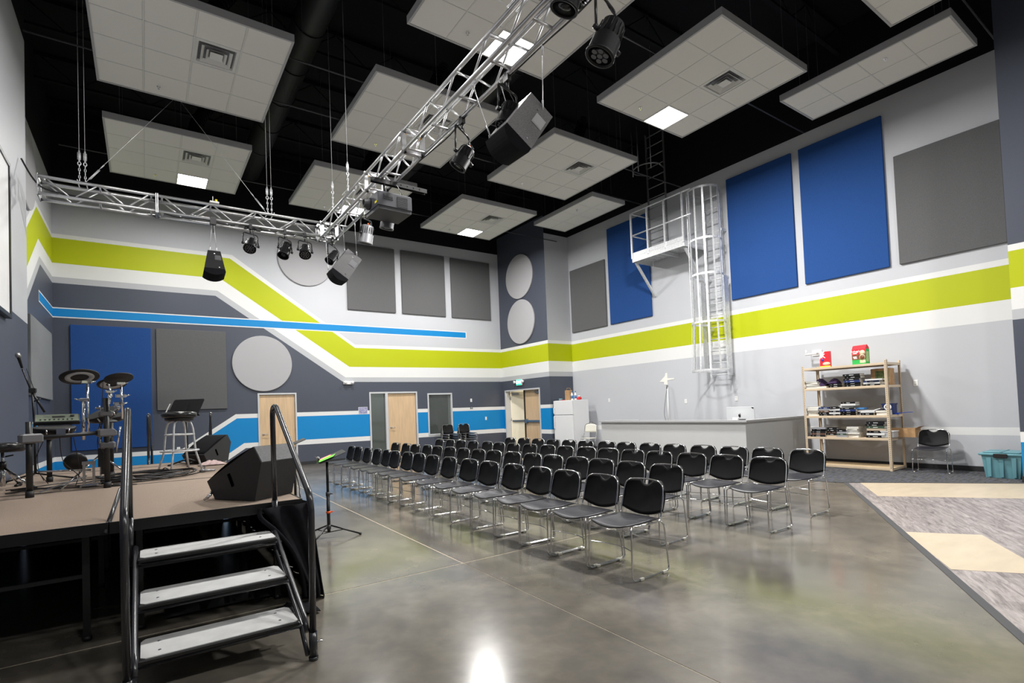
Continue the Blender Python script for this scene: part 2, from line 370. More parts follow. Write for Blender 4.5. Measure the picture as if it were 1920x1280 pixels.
def wall(name, axis, pos, a0, a1, holes, paints, n, th=.15, z0=0, z1=ZC):
    """axis 'y': wall in the plane y=pos, a runs along x; axis 'x': plane x=pos, a runs along y. n: +1/-1 side of the room along the axis.
    paints: (layer, material slot, polygon in (a, z))"""
    mb = MB()
    def P(a, z, d): return (a, pos+n*d, z) if axis == 'y' else (pos+n*d, a, z)
    for x0, x1, za, zb in wall_cells(a0, a1, z0, z1, holes):
        vs = [P(a, z, d) for d in (-th, 0) for a, z in ((x0, za), (x1, za), (x1, zb), (x0, zb))]
        mb.add(vs, [(0,1,2,3),(7,6,5,4),(0,4,5,1),(1,5,6,2),(2,6,7,3),(3,7,4,0)])
    for lay, ms, poly in paints:
        mb.slot(ms)
        for Q in clip_poly(poly, holes): mb.add([P(a, z, .0006*lay) for a, z in Q], [tuple(range(len(Q)))])
        mb.slot(0)
    me = bpy.data.meshes.new(name); me.from_pydata(mb.v, [], mb.f); me.polygons.foreach_set('material_index', mb.mi)
    for m in PAINT: me.materials.append(m)
    o = bpy.data.objects.new(name, me); COL.objects.link(o); o['kind'] = 'structure'; return o
def R(a0, a1, z0, z1): return [(a0, z0), (a1, z0), (a1, z1), (a0, z1)]
# back wall
d1, d2, w1 = (2.74, 3.74, 0, 2.15), (6.09, 7.72, 0, 2.13), (8.19, 9.09, .66, 2.06)
HB = [d1, d2, w1]
pb = [(1, 6, R(XL, X2, ZP, ZC))]
E0 = X2
pb += [(1, 5, [(XL, 0), (5.235, 0), (5.235, 2.49), (1.68, 4.925), (XL, 4.93)]), (1, 5, R(5.235, E0, 0, 2.50))]
def band(lay, ms, hi, lo): return [(lay, ms, [lo[i], lo[i+1], hi[i+1], hi[i]]) for i in range(len(hi)-1)]
gray_ = [(XL, 4.93), (1.68, 4.925), (5.235, 2.49), (E0, 2.50)]; whb = [(XL, 5.08), (1.73, 5.075), (5.29, 2.65), (E0, 2.66)]
grb = [(XL, 5.42), (1.81, 5.425), (5.43, 2.985), (E0, 3.01)]; grt = [(XL, 6.04), (2.06, 6.03), (5.63, 3.60), (E0, 3.62)]; wht = [(XL, 6.14), (2.12, 6.14), (5.63, 3.705), (E0, 3.73)]
pb += band(1, 2, whb, gray_)+band(1, 1, grb, whb)+band(1, 3, grt, grb)+band(1, 1, wht, grt)
pb += [(2, 1, R(XL, 9.83, 4.085, 4.335)), (3, 4, R(XL, 9.80, 4.112, 4.308))]
lw = [(XL, .71), (.80, .71), (2.12, 1.595), (E0, 1.55)]; lb = [(XL, .60), (.84, .60), (2.15, 1.475), (E0, 1.43)]
lbb = [(XL, -.28+.30), (1.05, .02), (1.18, .02), (2.32, .765), (E0, .71)]
pb += band(2, 1, lw, lb)
pb += [(2, 4, [(XL, .02), (1.05, .02), (1.20, .02), (.84, .60), (XL, .60)]), (2, 4, [(1.20, .02), (2.32, .765), (2.15, 1.475), (.84, .60)]), (2, 4, [(2.32, .765), (E0, .71), (E0, 1.43), (2.15, 1.475)])]
pb += [(2, 1, [(1.45, .02), (2.36, .62), (2.32, .765), (1.20, .02)]), (2, 1, [(2.36, .62), (E0, .565), (E0, .71), (2.32, .765)])]
wall('wall_back', 'y', YB, XL-.2, X2+.15, HB, pb, -1)
# corner box side (holds the double door), corner box face
de = (14.01, 16.02, 0, 2.12)
px_ = [(1, 6, R(YC, YB, 8.0, ZC)), (1, 5, R(YC, YB, 3.73, 8.0)), (1, 1, R(YC, YB, 3.62, 3.73)), (1, 3, R(YC, YB, 3.02, 3.62)), (1, 1, R(YC, YB, 2.66, 3.02)), (1, 2, R(YC, YB, 2.50, 2.66)), (1, 5, R(YC, YB, 0, 2.50)),
       (2, 1, R(YC, YB, 1.43, 1.55)), (2, 4, R(YC, YB, .70, 1.43)), (2, 1, R(YC, YB, .56, .70))]
wall('wall_corner_side', 'x', X2, YC+.003, YB+.15, [de], px_, -1)
wall('wall_corner_face', 'y', YC, X2+.001, XR, [], [(1, 6, R(X2, XR, ZP, ZC)), (1, 1, R(X2, XR, 3.62, 3.73)), (1, 3, R(X2, XR, 3.02, 3.62)), (1, 1, R(X2, XR, 2.66, 3.02)), (1, 2, R(X2, XR, 2.50, 2.66)), (1, 5, R(X2, XR, 0, 2.50)),
       (2, 1, R(X2, XR, 1.43, 1.55)), (2, 4, R(X2, XR, .70, 1.43)), (2, 1, R(X2, XR, .56, .70))], -1)
wall('wall_right', 'x', XR, YP-.1, YC+.15, [], [(1, 6, R(YP, YC, ZP, ZC)), (1, 1, R(YP, YC, 3.61, 3.72)), (1, 3, R(YP, YC, 3.01, 3.61)), (1, 1, R(YP, YC, 2.66, 3.01)), (1, 1, R(YP, YC, .66, .80))], -1)
wall('wall_right_pier', 'x', XP, YF, YP, [], [(1, 6, R(YF, YP, 8.2, ZC)), (1, 5, R(YF, YP, 3.72, 8.2)), (1, 1, R(YF, YP, 3.62, 3.72)), (1, 3, R(YF, YP, 3.04, 3.62)), (1, 1, R(YF, YP, 2.70, 3.04)), (1, 2, R(YF, YP, 2.54, 2.70)), (1, 5, R(YF, YP, 0, 2.54)),
       (2, 1, R(YF, YP, .63, .79)), (2, 4, R(YF, YP, .10, .63))], -1, th=1.26)
# left walls
gs = .71
def zz(y, yp, zp): return zp-(yp-y)*gs
pl = [(1, 6, R(YN-.3, YB, ZP, ZC))]
def lz(peak, z): return [(YN-.3, zz(YN-.3, peak, z)), (peak, z), (YB, z)]
wt_, gt_, gb_, wb_, gy_ = lz(13.98, 6.14), lz(14.09, 6.04), lz(14.27, 5.42), lz(14.39, 5.08), lz(14.48, 4.93)
def lband(ms, hi, lo):
    return [(1, ms, [lo[0], lo[1], hi[1], hi[0]]), (1, ms, [lo[1], lo[2], hi[2], hi[1]])]
pl += lband(1, wt_, gt_)+lband(3, gt_, gb_)+lband(1, gb_, wb_)+lband(2, wb_, gy_)
pl += [(1, 5, [(YN-.3, 0), (14.48, 0), (14.48, 4.93), (YN-.3, gy_[0][1])]), (1, 5, R(14.48, YB, 0, 4.93))]
pl += [(2, 1, R(14.26, YB, 4.085, 4.335)), (3, 4, R(14.29, YB, 4.112, 4.308)), (2, 1, R(YN, YB, .60, .71)), (2, 4, R(YN, YB, .02, .60)), (2, 1, R(YN, 13.95, 1.30, 1.55)), (3, 4, R(YN, 13.91, 1.335, 1.515))]
wall('wall_left_rear', 'x', XL, YN-.3, YB+.15, [], pl, 1)
wall('wall_left', 'x', XN, YF, YN, [], [(1, 6, R(YF, YN, 7.42, ZC)), (1, 5, R(YF, YN, 0, 3.02))], 1, th=.36)
wall('wall_front', 'y', YF, XN-.3, XR, [], [(1, 6, R(XN, XR, ZP, ZC)), (1, 5, R(XN, XR, 0, 2.5)), (1, 3, R(XN, XR, 3.02, 3.62))], 1)
mb = MB(); mb.box(XL-.3, XR+.3, YF-.2, YB+.3, ZC, ZC+.2); struct('ceiling', mb, m_black)
# baseboards
mb = MB(); mb.box(XR-.012, XR, YP, YC, 0, .10); struct('baseboard_right', mb, m_base)
mb = MB()
for a, b in ((XL, 2.70), (3.78, 6.05), (7.76, X2)): mb.box(a, b, YB-.012, YB, 0, .10)
struct('baseboard_back', mb, m_base)
mb = MB(); mb.box(X2-.012, X2, YC, 13.97, 0, .10); mb.box(X2, XR, YC-.012, YC, 0, .10); struct('baseboard_corner', mb, m_base)
mb = MB(); mb.box(XP-.012, XP, YF, YP, 0, .10); mb.box(XP-.012, XR, YP, YP+.012, 0, .10); struct('baseboard_pier', mb, m_base)
# ------------------------------------------------------------------ floor
mb = MB(); mb.box(XL-.3, XR+2.6, YF-.2, YB+2.9, -.30, -.003); fl = struct('floor', mb, m_grout)
JW = .008
def jx(y): return 2.395+.022*y
D0, D1 = Vector((9.72, 3.98)), Vector((4.216, .847)); dd = (D1-D0).normalized()
def diag(t): return D0+dd*t
dA = diag(6.33+6.9)                      # far beyond the frame
CE = Vector((11.23, 2.10))               # carpet edge end
slabs = [[(XL-.1, YF), (jx(YF)-JW, YF), (jx(4.322), 4.322), (XL-.1, 4.322)],
         [(XL-.1, 4.340), (jx(4.340)-JW, 4.340), (jx(11.5)-JW, 11.5), (XL-.1, 11.5)],
         [(XL-.1, 11.516), (jx(11.5)-JW, 11.516), (jx(YB)-JW, YB+.14), (XL-.1, YB+.14)],
         [(jx(4.340)+JW, 4.340), (9.65, 4.340), (9.65, 11.5), (jx(11.5)+JW, 11.5)],
         [(jx(11.5)+JW, 11.516), (X2+.14, 11.516), (X2+.14, YB+.14), (jx(YB)+JW, YB+.14)]]
dl = Vector((jx(YF), YF)); ts = (D0.x-2.395)/-dd.x
for _ in range(8): ts = (D0.x-jx(D0.y+dd.y*ts))/-dd.x
dj = diag(ts)                            # where the diagonal strip meets the long joint
slabs.append([(dj.x+JW, dj.y), (D0.x, D0.y), (9.65, 4.1), (9.65, 4.322), (jx(4.322)+JW, 4.322)])
for k, poly in enumerate(slabs):
    mb = MB(); mb.prism(poly, -.0029, 0, 'z'); struct('slab', mb, m_conc, fl)
# grey and beige vinyl, carpet
mb = MB(); mb.prism([(jx(YF)+.004, YF), (XP+.02, YF), (XP+.02, 2.0), (CE.x, CE.y), (D0.x, D0.y), (dj.x+.004, dj.y)], -.0029, -.001, 'z'); vf = struct('floor', mb, m_plank)
e2 = (CE-D0).normalized()
def para(A, B, D):
    C_ = (B[0]+D[0]-A[0], B[1]+D[1]-A[1]); return [A, B, C_, D]
for P in (para((9.92, 3.86), (11.2, 2.12), (8.70, 3.16)), para((6.61, 2.18), (6.98, 1.66), (5.46, 1.50)), para((3.5, .42), (4.4, -.85), (2.3, -.25))):
    mb = MB(); mb.prism(P, -.0009, .0005, 'z'); struct('beige_inlay', mb, m_beige, vf)
nrm = Vector((-dd.y, dd.x))
mb = MB(); q0 = D0+nrm*.03; q1 = D0-nrm*.03; q2 = diag(ts)-nrm*.03; q3 = diag(ts)+nrm*.03
mb.prism([tuple(q0), tuple(q3), tuple(q2), tuple(q1)], -.01, .004, 'z'); struct('trim_1', mb, m_trim)
mb = MB(); mb.prism([(9.65, 4.1), (9.72, 3.98), (CE.x, CE.y), (XR, 2.1), (XR, YC+.1), (9.65, YC+.1)], -.05, .006, 'z'); struct('floor', mb, m_ctile)
mb = MB(); mb.prism([(9.62, 4.1), (9.66, 4.1), (9.66, 11.5), (9.62, 11.5)], -.01, .008, 'z'); mb.prism([(9.62, 4.12), (9.66, 4.14), (CE.x+.03, CE.y+.02), (CE.x, CE.y-.02)], -.01, .008, 'z'); struct('trim_2', mb, m_trim)
# rooms behind the openings
def room(x0, x1, y0, y1, z1, m, name):
    mb = MB(); t = .06
    mb.box(x0-t, x0, y0, y1, 0, z1); mb.box(x1, x1+t, y0, y1, 0, z1); mb.box(x0-t, x1+t, y1, y1+t, 0, z1); mb.box(x0-t, x1+t, y0, y1+t, z1, z1+t)
    struct(name, mb, m)
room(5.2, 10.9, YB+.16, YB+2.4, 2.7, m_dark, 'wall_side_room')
mb = MB(); t = .06
mb.box(X2+.16, 14.2, 16.35, 16.41, 0, 2.75); mb.box(14.2, 14.26, YC+.2, 16.41, 0, 2.75); mb.box(X2+.16, 14.26, YC+.16, YC+.2, 0, 2.75); mb.box(X2+.16, 14.26, YC+.16, 16.41, 2.75, 2.8)
struct('wall_corridor', mb, m_cream)
# ------------------------------------------------------------------ doors and windows (part of the setting)
def add_part(name, mb, m, parent): return mb.build(name, m, parent)
# door 1
mb = MB()
for b in ((2.70, 2.745, 0, 2.18), (3.735, 3.78, 0, 2.18)): mb.box(b[0], b[1], YB-.02, YB+.12, b[2], b[3])
mb.box(2.745, 3.735, YB-.02, YB+.12, 2.135, 2.18); D = struct('door_1', mb, m_frame)
mb = MB(); mb.bevbox(2.75, 3.73, YB+.03, YB+.075, .01, 2.13, .004); leaf = add_part('door_leaf', mb, m_maple, D)
mb = MB(); mb.lathe([(.0, 0), (.034, 0), (.034, .012), (.012, .016), (.012, .055), (0, .055)], (2.84, YB+.03, .98), 14, Matrix.Rotation(PI/2, 4, 'X')); mb.tube(bez([(2.84, YB-.022, .98), (2.90, YB-.03, .985), (2.965, YB-.022, .975)], 4), .011, 8); add_part('door_handle', mb, m_chrome, leaf)
for z in (.35, 1.1, 1.9):
    mb = MB(); mb.cyl((3.733, YB+.02, z-.05), (3.733, YB+.02, z+.05), .011, 8); add_part('hinge', mb, m_steel, leaf)
# door 2 with sidelight
mb = MB()
for a, b in ((6.05, 6.10), (6.60, 6.69), (7.71, 7.76)): mb.box(a, b, YB-.02, YB+.12, 0, 2.17)
mb.box(6.05, 7.76, YB-.0201, YB+.1201, 2.12, 2.17); mb.box(6.10, 6.60, YB-.01, YB+.11, 0, .10); D = struct('door_2', mb, m_frame)
mb = MB(); mb.bevbox(6.70, 7.70, YB+.04, YB+.085, .01, 2.115, .004); leaf = add_part('door_leaf', mb, m_maple, D)
mb = MB(); mb.lathe([(.0, 0), (.034, 0), (.034, .012), (.012, .016), (.012, .055), (0, .055)], (6.80, YB+.04, .98), 14, Matrix.Rotation(PI/2, 4, 'X')); mb.tube(bez([(6.80, YB-.012, .98), (6.87, YB-.02, .985), (6.93, YB-.012, .97)], 4), .011, 8); add_part('door_handle', mb, m_chrome, leaf)
mb = MB(); mb.box(6.10, 6.60, YB+.05, YB+.056, .10, 2.12); add_part('glass_pane', mb, m_glass, D)
# window
mb = MB()
for b in ((8.15, 8.20, .63, 2.10), (9.08, 9.13, .63, 2.10)): mb.box(b[0], b[1], YB-.02, YB+.12, b[2], b[3])
mb.box(8.20, 9.08, YB-.02, YB+.12, 2.05, 2.10); mb.box(8.20, 9.08, YB-.02, YB+.12, .63, .68); D = struct('window_1', mb, m_frame)
mb = MB(); mb.box(8.20, 9.08, YB+.05, YB+.056, .68, 2.05); add_part('glass_pane', mb, m_glass, D)
mb = MB(); mb.box(9.02, 9.04, YB+.09, YB+.10, .70, 2.04); add_part('blind_edge', mb, m_paper, D)
# double exit door (left leaf ajar)
mb = MB()
for a, b in ((13.965, 14.015), (16.015, 16.065)): mb.box(X2-.02, X2+.22, a, b, 0, 2.15)
mb.box(X2-.02, X2+.22, 14.015, 16.015, 2.105, 2.15); D = struct('door_3', mb, m_frame)
mb = MB(); mb.box(X2+.13, X2+.175, 14.02, 14.99, .01, 2.10); leaf = add_part('door_leaf', mb, m_maple, D)
mb = MB(); mb.box(X2+.06, X2+.10, 14.10, 14.90, .96, 1.02); mb.box(X2+.05, X2+.13, 14.86, 14.96, .91, 1.07); mb.box(X2+.07, X2+.13, 14.05, 14.11, .94, 1.04); add_part('push_bar', mb, m_steel, leaf)
mb = MB(); mb.box(X2+.07, X2+.13, 14.10, 14.36, 1.97, 2.04); mb.box(X2+.03, X2+.05, 14.12, 14.45, 2.05, 2.07); add_part('door_closer', mb, m_steel, leaf)
mb = MB(); mb.box(X2+.10, X2+.20, 14.995, 15.05, 0, 2.105); add_part('mullion', mb, mat('bronze mullion', (.035, .025, .018), rough=.4), D)
th = math.radians(24); hx, hy = X2+.21, 15.98
T = Matrix.Translation((hx, hy, 0)) @ Matrix.Rotation(th, 4, 'Z')
mb = MB(); mb.box(0, .045, -.92, 0, .01, 2.10, T); leaf = add_part('door_leaf', mb, mat('door veneer with painted light', (.86, .79, .62), rough=.4, noise=.03, nscale=3), D)  # light falling on the open leaf is painted into its cream colour
mb = MB(); mb.box(-.06, -.02, -.84, -.06, .96, 1.02, T); mb.box(-.05, 0, -.88, -.80, .91, 1.07, T); add_part('push_bar', mb, m_steel, leaf)
mb = MB(); mb.box(-.07, 0, -.36, -.10, 1.97, 2.04, T); mb.cyl(T @ Vector((-.03, -.12, 1.98)), T @ Vector((-.16, -.02, 2.08)), .008, 6); add_part('door_closer', mb, m_steel, leaf)
for z in (.3, 1.05, 1.85):
    mb = MB(); mb.cyl((hx-.01, hy+.01, z-.06), (hx-.01, hy+.01, z+.06), .014, 8); add_part('hinge', mb, m_steel, leaf)
# ------------------------------------------------------------------ acoustic wall panels
def flat_panel(axis, pos, n, a0, a1, z0, z1, m, label, th=.05, group=None):
    c = ((a0+a1)/2, pos, (z0+z1)/2) if axis == 'y' else (pos, (a0+a1)/2, (z0+z1)/2)
    mb = MB(); g = .003
    if axis == 'y': T = basis((a0, pos+n*g, z0), Vector((1, 0, 0)), Vector((0, 0, 1)), Vector((0, n, 0)))
    else: T = basis((pos+n*g, a0, z0), Vector((0, 1, 0)), Vector((0, 0, 1)), Vector((n, 0, 0)))
    mb.bevbox(0, a1-a0, 0, z1-z0, 0, th, .008, T)
    return solo('acoustic_panel', mb, m, label, 'wall panel', c, group)
def round_panel(axis, pos, n, a, z, r, m, label, th=.05):
    mb = MB()
    T = basis((0, 0, 0), Vector((1, 0, 0)), Vector((0, 0, 1)), Vector((0, n, 0))) if axis == 'y' else basis((0, 0, 0), Vector((0, 1, 0)), Vector((0, 0, 1)), Vector((n, 0, 0)))
    c = (a, pos+n*.003, z) if axis == 'y' else (pos+n*.003, a, z)
    mb.lathe([(r-.004, 0), (r, .004), (r, th-.01), (r-.01, th)], c, 64, T, smooth=False)
    return solo('round_acoustic_panel', mb, m, label, 'wall panel', c)
flat_panel('y', YB, -1, -1.50, .15, .83, 3.92, m_pblue, 'tall blue fabric wall panel behind the drum kit')
flat_panel('y', YB, -1, .26, 1.91, 1.76, 3.92, m_pgrey, 'dark grey fabric wall panel above the padded stool')
flat_panel('y', YB, -1, 5.42, 7.07, 4.825, 6.985, m_pgrey, 'grey wall panel partly behind the smaller tilted hanging speaker, left of three')
flat_panel('y', YB, -1, 7.31, 8.985, 4.825, 7.0, m_pgrey, 'grey wall panel in the middle of the three high on the back wall')
flat_panel('y', YB, -1, 9.23, 10.92, 4.82, 6.99, m_pgrey, 'grey wall panel nearest the dark corner with two discs')
round_panel('y', YB, -1, 2.86, 3.04, .81, m_plight, 'round pale grey wall panel left of the wooden door, below the lime stripe')
round_panel('y', YB, -1, 4.16, 6.27, .82, m_plight, 'round pale grey wall panel high up behind the hanging stage lights')
round_panel('x', X2, -1, 14.87, 6.22, .80, m_plight, 'upper of two round pale panels stacked on the dark corner wall')
round_panel('x', X2, -1, 14.87, 4.58, .80, m_plight, 'lower of two round pale panels stacked on the dark corner wall')
flat_panel('x', XR, -1, 11.69, 13.325, 4.0, 6.16, m_pgrey, 'grey wall panel at the far end of the right wall beside the corner')
flat_panel('x', XR, -1, 9.90, 11.53, 4.01, 7.075, m_pblue, 'blue wall panel partly behind the ladder platform')
flat_panel('x', XR, -1, 5.82, 7.41, 3.98, 7.06, m_pblue, 'blue wall panel just right of the caged ladder')
flat_panel('x', XR, -1, 4.06, 5.65, 3.99, 7.057, m_pblue, 'largest looking blue wall panel, beside the near grey one')
flat_panel('x', XR, -1, 2.355, 3.895, 3.99, 6.14, m_pgrey, 'large grey wall panel nearest the dark pier on the right')
flat_panel('x', XL, 1, 12.93, 15.6, 2.05, 3.60, mat('mid grey fabric panel', (.22, .23, .24), rough=.95, spec=.1, bump=.25, bscale=500), 'grey wall panel on the left wall behind the microphone')
round_panel('x', XL, 1, 12.9, 6.40, .80, m_plight, 'round panel at the far left wall behind the truss end')
# projection screen on the near left wall
t = thing('projection_screen', 'white projection screen with a thin black frame on the left wall', 'screen', (XN, 7.1, 2.85))
mb = MB(); mb.box(XN+.02, XN+.05, 5.32, 8.88, 2.90, 4.82); mb.build('screen_surface', m_paper, t, world=True)
mb = MB()
for a in ((5.27, 5.32, 2.85, 4.87), (8.88, 8.93, 2.85, 4.87)): mb.box(XN+.004, XN+.065, a[0], a[1], a[2], a[3])
mb.box(XN+.004, XN+.065, 5.32, 8.88, 2.85, 2.90); mb.box(XN+.004, XN+.065, 5.32, 8.88, 4.82, 4.87); mb.build('screen_frame', m_blk, t, world=True)
# ------------------------------------------------------------------ ceiling clouds
TL = .6096
tile_mb = MB(); tile_mb.bevbox(-.296, .296, -.296, .296, 0, .018, .004)
tile_mesh = tile_mb.mesh('ceiling_tile'); tile_mesh.materials.append(m_tile)
def make_cloud(x0, y0, nx, ny, label, diff=True, light=None):
    Z = 6.93; W, D_ = nx*TL+.02, ny*TL+.02
    t = thing('ceiling_cloud', label, 'ceiling panel', (x0, y0, Z), group='suspended ceiling clouds')
    mb = MB()
    for a in ((0, W, 0, .012), (0, W, D_-.012, D_), (0, .012, .012, D_-.012), (W-.012, W, .012, D_-.012)): mb.box(a[0], a[1], a[2], a[3], 0, .115)
    for a in ((.012, W-.012, .012, .03), (.012, W-.012, D_-.03, D_-.012), (.012, .03, .03, D_-.03), (W-.03, W-.012, .03, D_-.03)): mb.box(a[0], a[1], a[2], a[3], 0, .006)
    mb.build('edge_trim', m_edge, t)
    mb = MB()
    for i in range(1, nx): mb.box(.01+i*TL-.009, .01+i*TL+.009, .012, D_-.012, .004, .012)
    for j in range(1, ny): mb.box(.012, W-.012, .01+j*TL-.009, .01+j*TL+.009, .0045, .0125)
    mb.build('tile_grid', m_tgrid, t)
    for i in range(nx):
        for j in range(ny):
            if (diff and (i, j) == (2, 1)) or (light and (i, j) == light): continue
            o = bpy.data.objects.new('ceiling_tile', tile_mesh); COL.objects.link(o); o.parent = t; o.location = (.01+(i+.5)*TL, .01+(j+.5)*TL, .008)
    if diff:
        cx, cy = .01+2.5*TL, .01+1.5*TL
        def ring(mb, r0, z0, r1, z1):
            v = [(cx+a*r0, cy+b*r0, z0) for a, b in ((-1,-1),(1,-1),(1,1),(-1,1))]+[(cx+a*r1, cy+b*r1, z1) for a, b in ((-1,-1),(1,-1),(1,1),(-1,1))]
            mb.add(v, [(i, (i+1) % 4, 4+(i+1) % 4, 4+i) for i in range(4)])
        mb = MB(); ring(mb, .296, .012, .25, .012); ring(mb, .25, .012, .235, .045); df = mb.build('air_diffuser', m_tgrid, t)
        mb = MB(); mb.box(cx-.238, cx+.238, cy-.238, cy+.238, .045, .05); mb.build('diffuser_slot_shade', m_clampg, df)  # dark back plate, shade inside the slots put into its colour
        mb = MB()
        for r0, r1 in ((.205, .165), (.135, .10)):
            ring(mb, r0, -.004, r1, .030); ring(mb, r0, -.004, r0-.004, -.0); ring(mb, r0-.004, .0, r1-.002, .034)
        mb.box(cx-.085, cx+.085, cy-.085, cy+.085, .0, .006); mb.build('louvre', m_tgrid, df)
    if light:
        cx, cy = .01+(light[0]+.5)*TL, .01+(light[1]+.5)*TL
        mb = MB()
        for a in ((-.30, .30, -.30, -.285), (-.30, .30, .285, .30), (-.30, -.285, -.285, .285), (.285, .30, -.285, .285)): mb.box(cx+a[0], cx+a[1], cy+a[2], cy+a[3], -.004, .03)
        lf = mb.build('light_fixture', m_tgrid, t)
        mb = MB(); mb.box(cx-.284, cx+.284, cy-.284, cy+.284, .004, .012); mb.build('light_diffuser', m_led, lf)
    mb = MB()                                        # sprinkler heads
    for sx, sy in ((1.35*TL, 3.55*TL), ) if nx == 4 else ((.5*TL, 1.5*TL),):
        mb.cyl((sx, sy, .008), (sx, sy, -.005), .028, 12); mb.cyl((sx, sy, 0), (sx, sy, -.035), .008, 8); mb.cyl((sx, sy, -.035), (sx, sy, -.038), .016, 10)
    mb.build('sprinkler_head', m_chrome, t)
    mb = MB(); mb.box(.03, W-.03, .03, D_-.03, .10, .112); mb.build('backing_board', m_black, t)
    mb = MB()
    for a in (.25, W/2, W-.25):
        for b in (.25, D_-.25): mb.cyl((a, b, .11), (a, b, ZC-Z-.01), .0022, 4)
    mb.build('hanger_wire', m_clampg, t)
    return t
cw = {0: 'left', 1: 'middle', 2: 'right'}
GX, GY = (-.56, 3.15, 6.885), (.42, 4.05, 7.68, 11.32)
LBL = {(0, 2): 'ceiling cloud at top left, with one air diffuser and no light', (0, 3): 'ceiling cloud above the left truss, with a diffuser and a lit square lamp',
       (1, 1): 'ceiling cloud at top centre behind the bright lamp above the truss', (1, 2): 'unlit ceiling cloud left of the big hanging speaker, crossed by the truss',
       (1, 3): 'farther ceiling cloud crossed by the truss above the projector, with a lamp', (2, 1): 'large ceiling cloud with the brightest starry lamp, upper right',
       (2, 2): 'unlit ceiling cloud behind the lower side of the big hanging speaker', (2, 3): 'small looking ceiling cloud with a lit lamp, in front of the dark corner',
       (2, 0): 'ceiling cloud cut by the top edge of the picture at far right', (0, 1): 'ceiling cloud above the stage front, out of the frame', (0, 0): 'ceiling cloud above the stage steps, out of the frame', (1, 0): 'ceiling cloud above the camera, out of the frame'}
for i, gx in enumerate(GX):
    for j, gy in enumerate(GY):
        if (i, j) in ((0, 0), (1, 0)): continue
        make_cloud(gx, gy, 4, 4, LBL[(i, j)], True, (2, 3) if j in (1, 3) else None)
make_cloud(9.79, 9.56, 2, 4, 'narrow ceiling cloud near the roof ladder, two tiles wide', False)
make_cloud(9.83, 2.30, 2, 4, 'narrow ceiling cloud close to the dark pier on the right', False)
for gx, side_ in zip(GX, ('left', 'middle', 'right')):       # the lamps behind the camera, in their own fixtures
    make_cloud(gx, -3.34, 4, 4, 'ceiling cloud with a lamp behind the camera, %s one of three' % side_, True, (2, 3))
# roof structure above the clouds
ORDJ = 'first second third fourth fifth sixth seventh eighth ninth tenth eleventh twelfth'.split()
for k, y in enumerate([-4.5+1.85*i for i in range(12)]):
    t = thing('roof_joist', 'black roof joist spanning the room above the clouds, %s from behind the camera' % ORDJ[k], 'joist', (5.3, y, 8.75), group='black roof joists')
    mb = MB(); mb.box(XL, XR, y-.04, y+.04, 9.22, 9.28); mb.box(XL, XR, y-.04, y+.04, 8.72, 8.77); mb.build('joist_chord', m_black, t, world=True)
    mb = MB(); n = 22
    for q in range(n):
        a = XL+.1+(XR-XL-.2)*q/n; b = XL+.1+(XR-XL-.2)*(q+1)/n; mb.cyl((a, y, 8.75 if q % 2 else 9.24), (b, y, 9.24 if q % 2 else 8.75), .012, 5)
    mb.build('joist_web', m_black, t, world=True)
m_duct = mat('black painted duct', (.005, .005, .006), rough=.5, spec=.4)
m_pipe = mat('dark sprinkler pipe', (.05, .05, .055), rough=.4)
for x, y0, y1, r, lb in ((2.5, -3, 15.5, .28, 'black round air duct running towards the back wall over the truss'), (6.25, 2, 15.0, .24, 'black round air duct over the right hand clouds')):
    mb = MB(); mb.cyl((x, y0, 8.35), (x, y1, 8.35), r, 24)
    for q in range(int((y1-y0)/1.2)): mb.cyl((x, y0+1.2*q, 8.35), (x, y0+1.2*q+.03, 8.35), r+.012, 24)
    solo('air_duct', mb, m_duct, lb, 'duct', (x, y0, 8.0))
for x, y, lb in ((.96, 8.6, 'flexible black duct dropping to the top left cloud'), (.96, 12.2, 'flexible black duct above the lit left cloud'), (4.68, 8.6, 'flexible black duct above the middle cloud'), (8.42, 8.6, 'flexible black duct above the unlit right cloud'), (8.42, 12.2, 'flexible black duct above the small lit cloud'), (4.68, 12.2, 'flexible black duct behind the truss, above the projector')):
    mb = MB(); P = bez([(x, y, 7.06), (x, y, 7.6), (x+.3, y+.1, 8.2)], 10)
    for q in range(len(P)-1):
        mb.cyl(P[q], P[q+1], .13, 14, .115, caps=False)
    solo('flexible_duct', mb, m_duct, lb, 'duct', (x, y, 7.06))
for y, lb in ((8.40, 'thin sprinkler pipe running between the upper left clouds'), (9.72, 'thin sprinkler pipe passing over the far edge of the unlit clouds'), (5.3, 'thin sprinkler pipe above the brightest lamp'), (2.2, 'thin sprinkler pipe over the near right cloud'), (13.4, 'thin sprinkler pipe above the farthest clouds')):
    mb = MB(); mb.cyl((-1.38, y, 7.16), (11.9, y, 7.16), .014, 8)
    for x in (2.2, 5.9, 9.5): mb.cyl((x, y, 7.16), (x, y, 9.28), .004, 4)
    solo('sprinkler_pipe', mb, m_pipe, lb, 'pipe', (-1.38, y, 7.16))
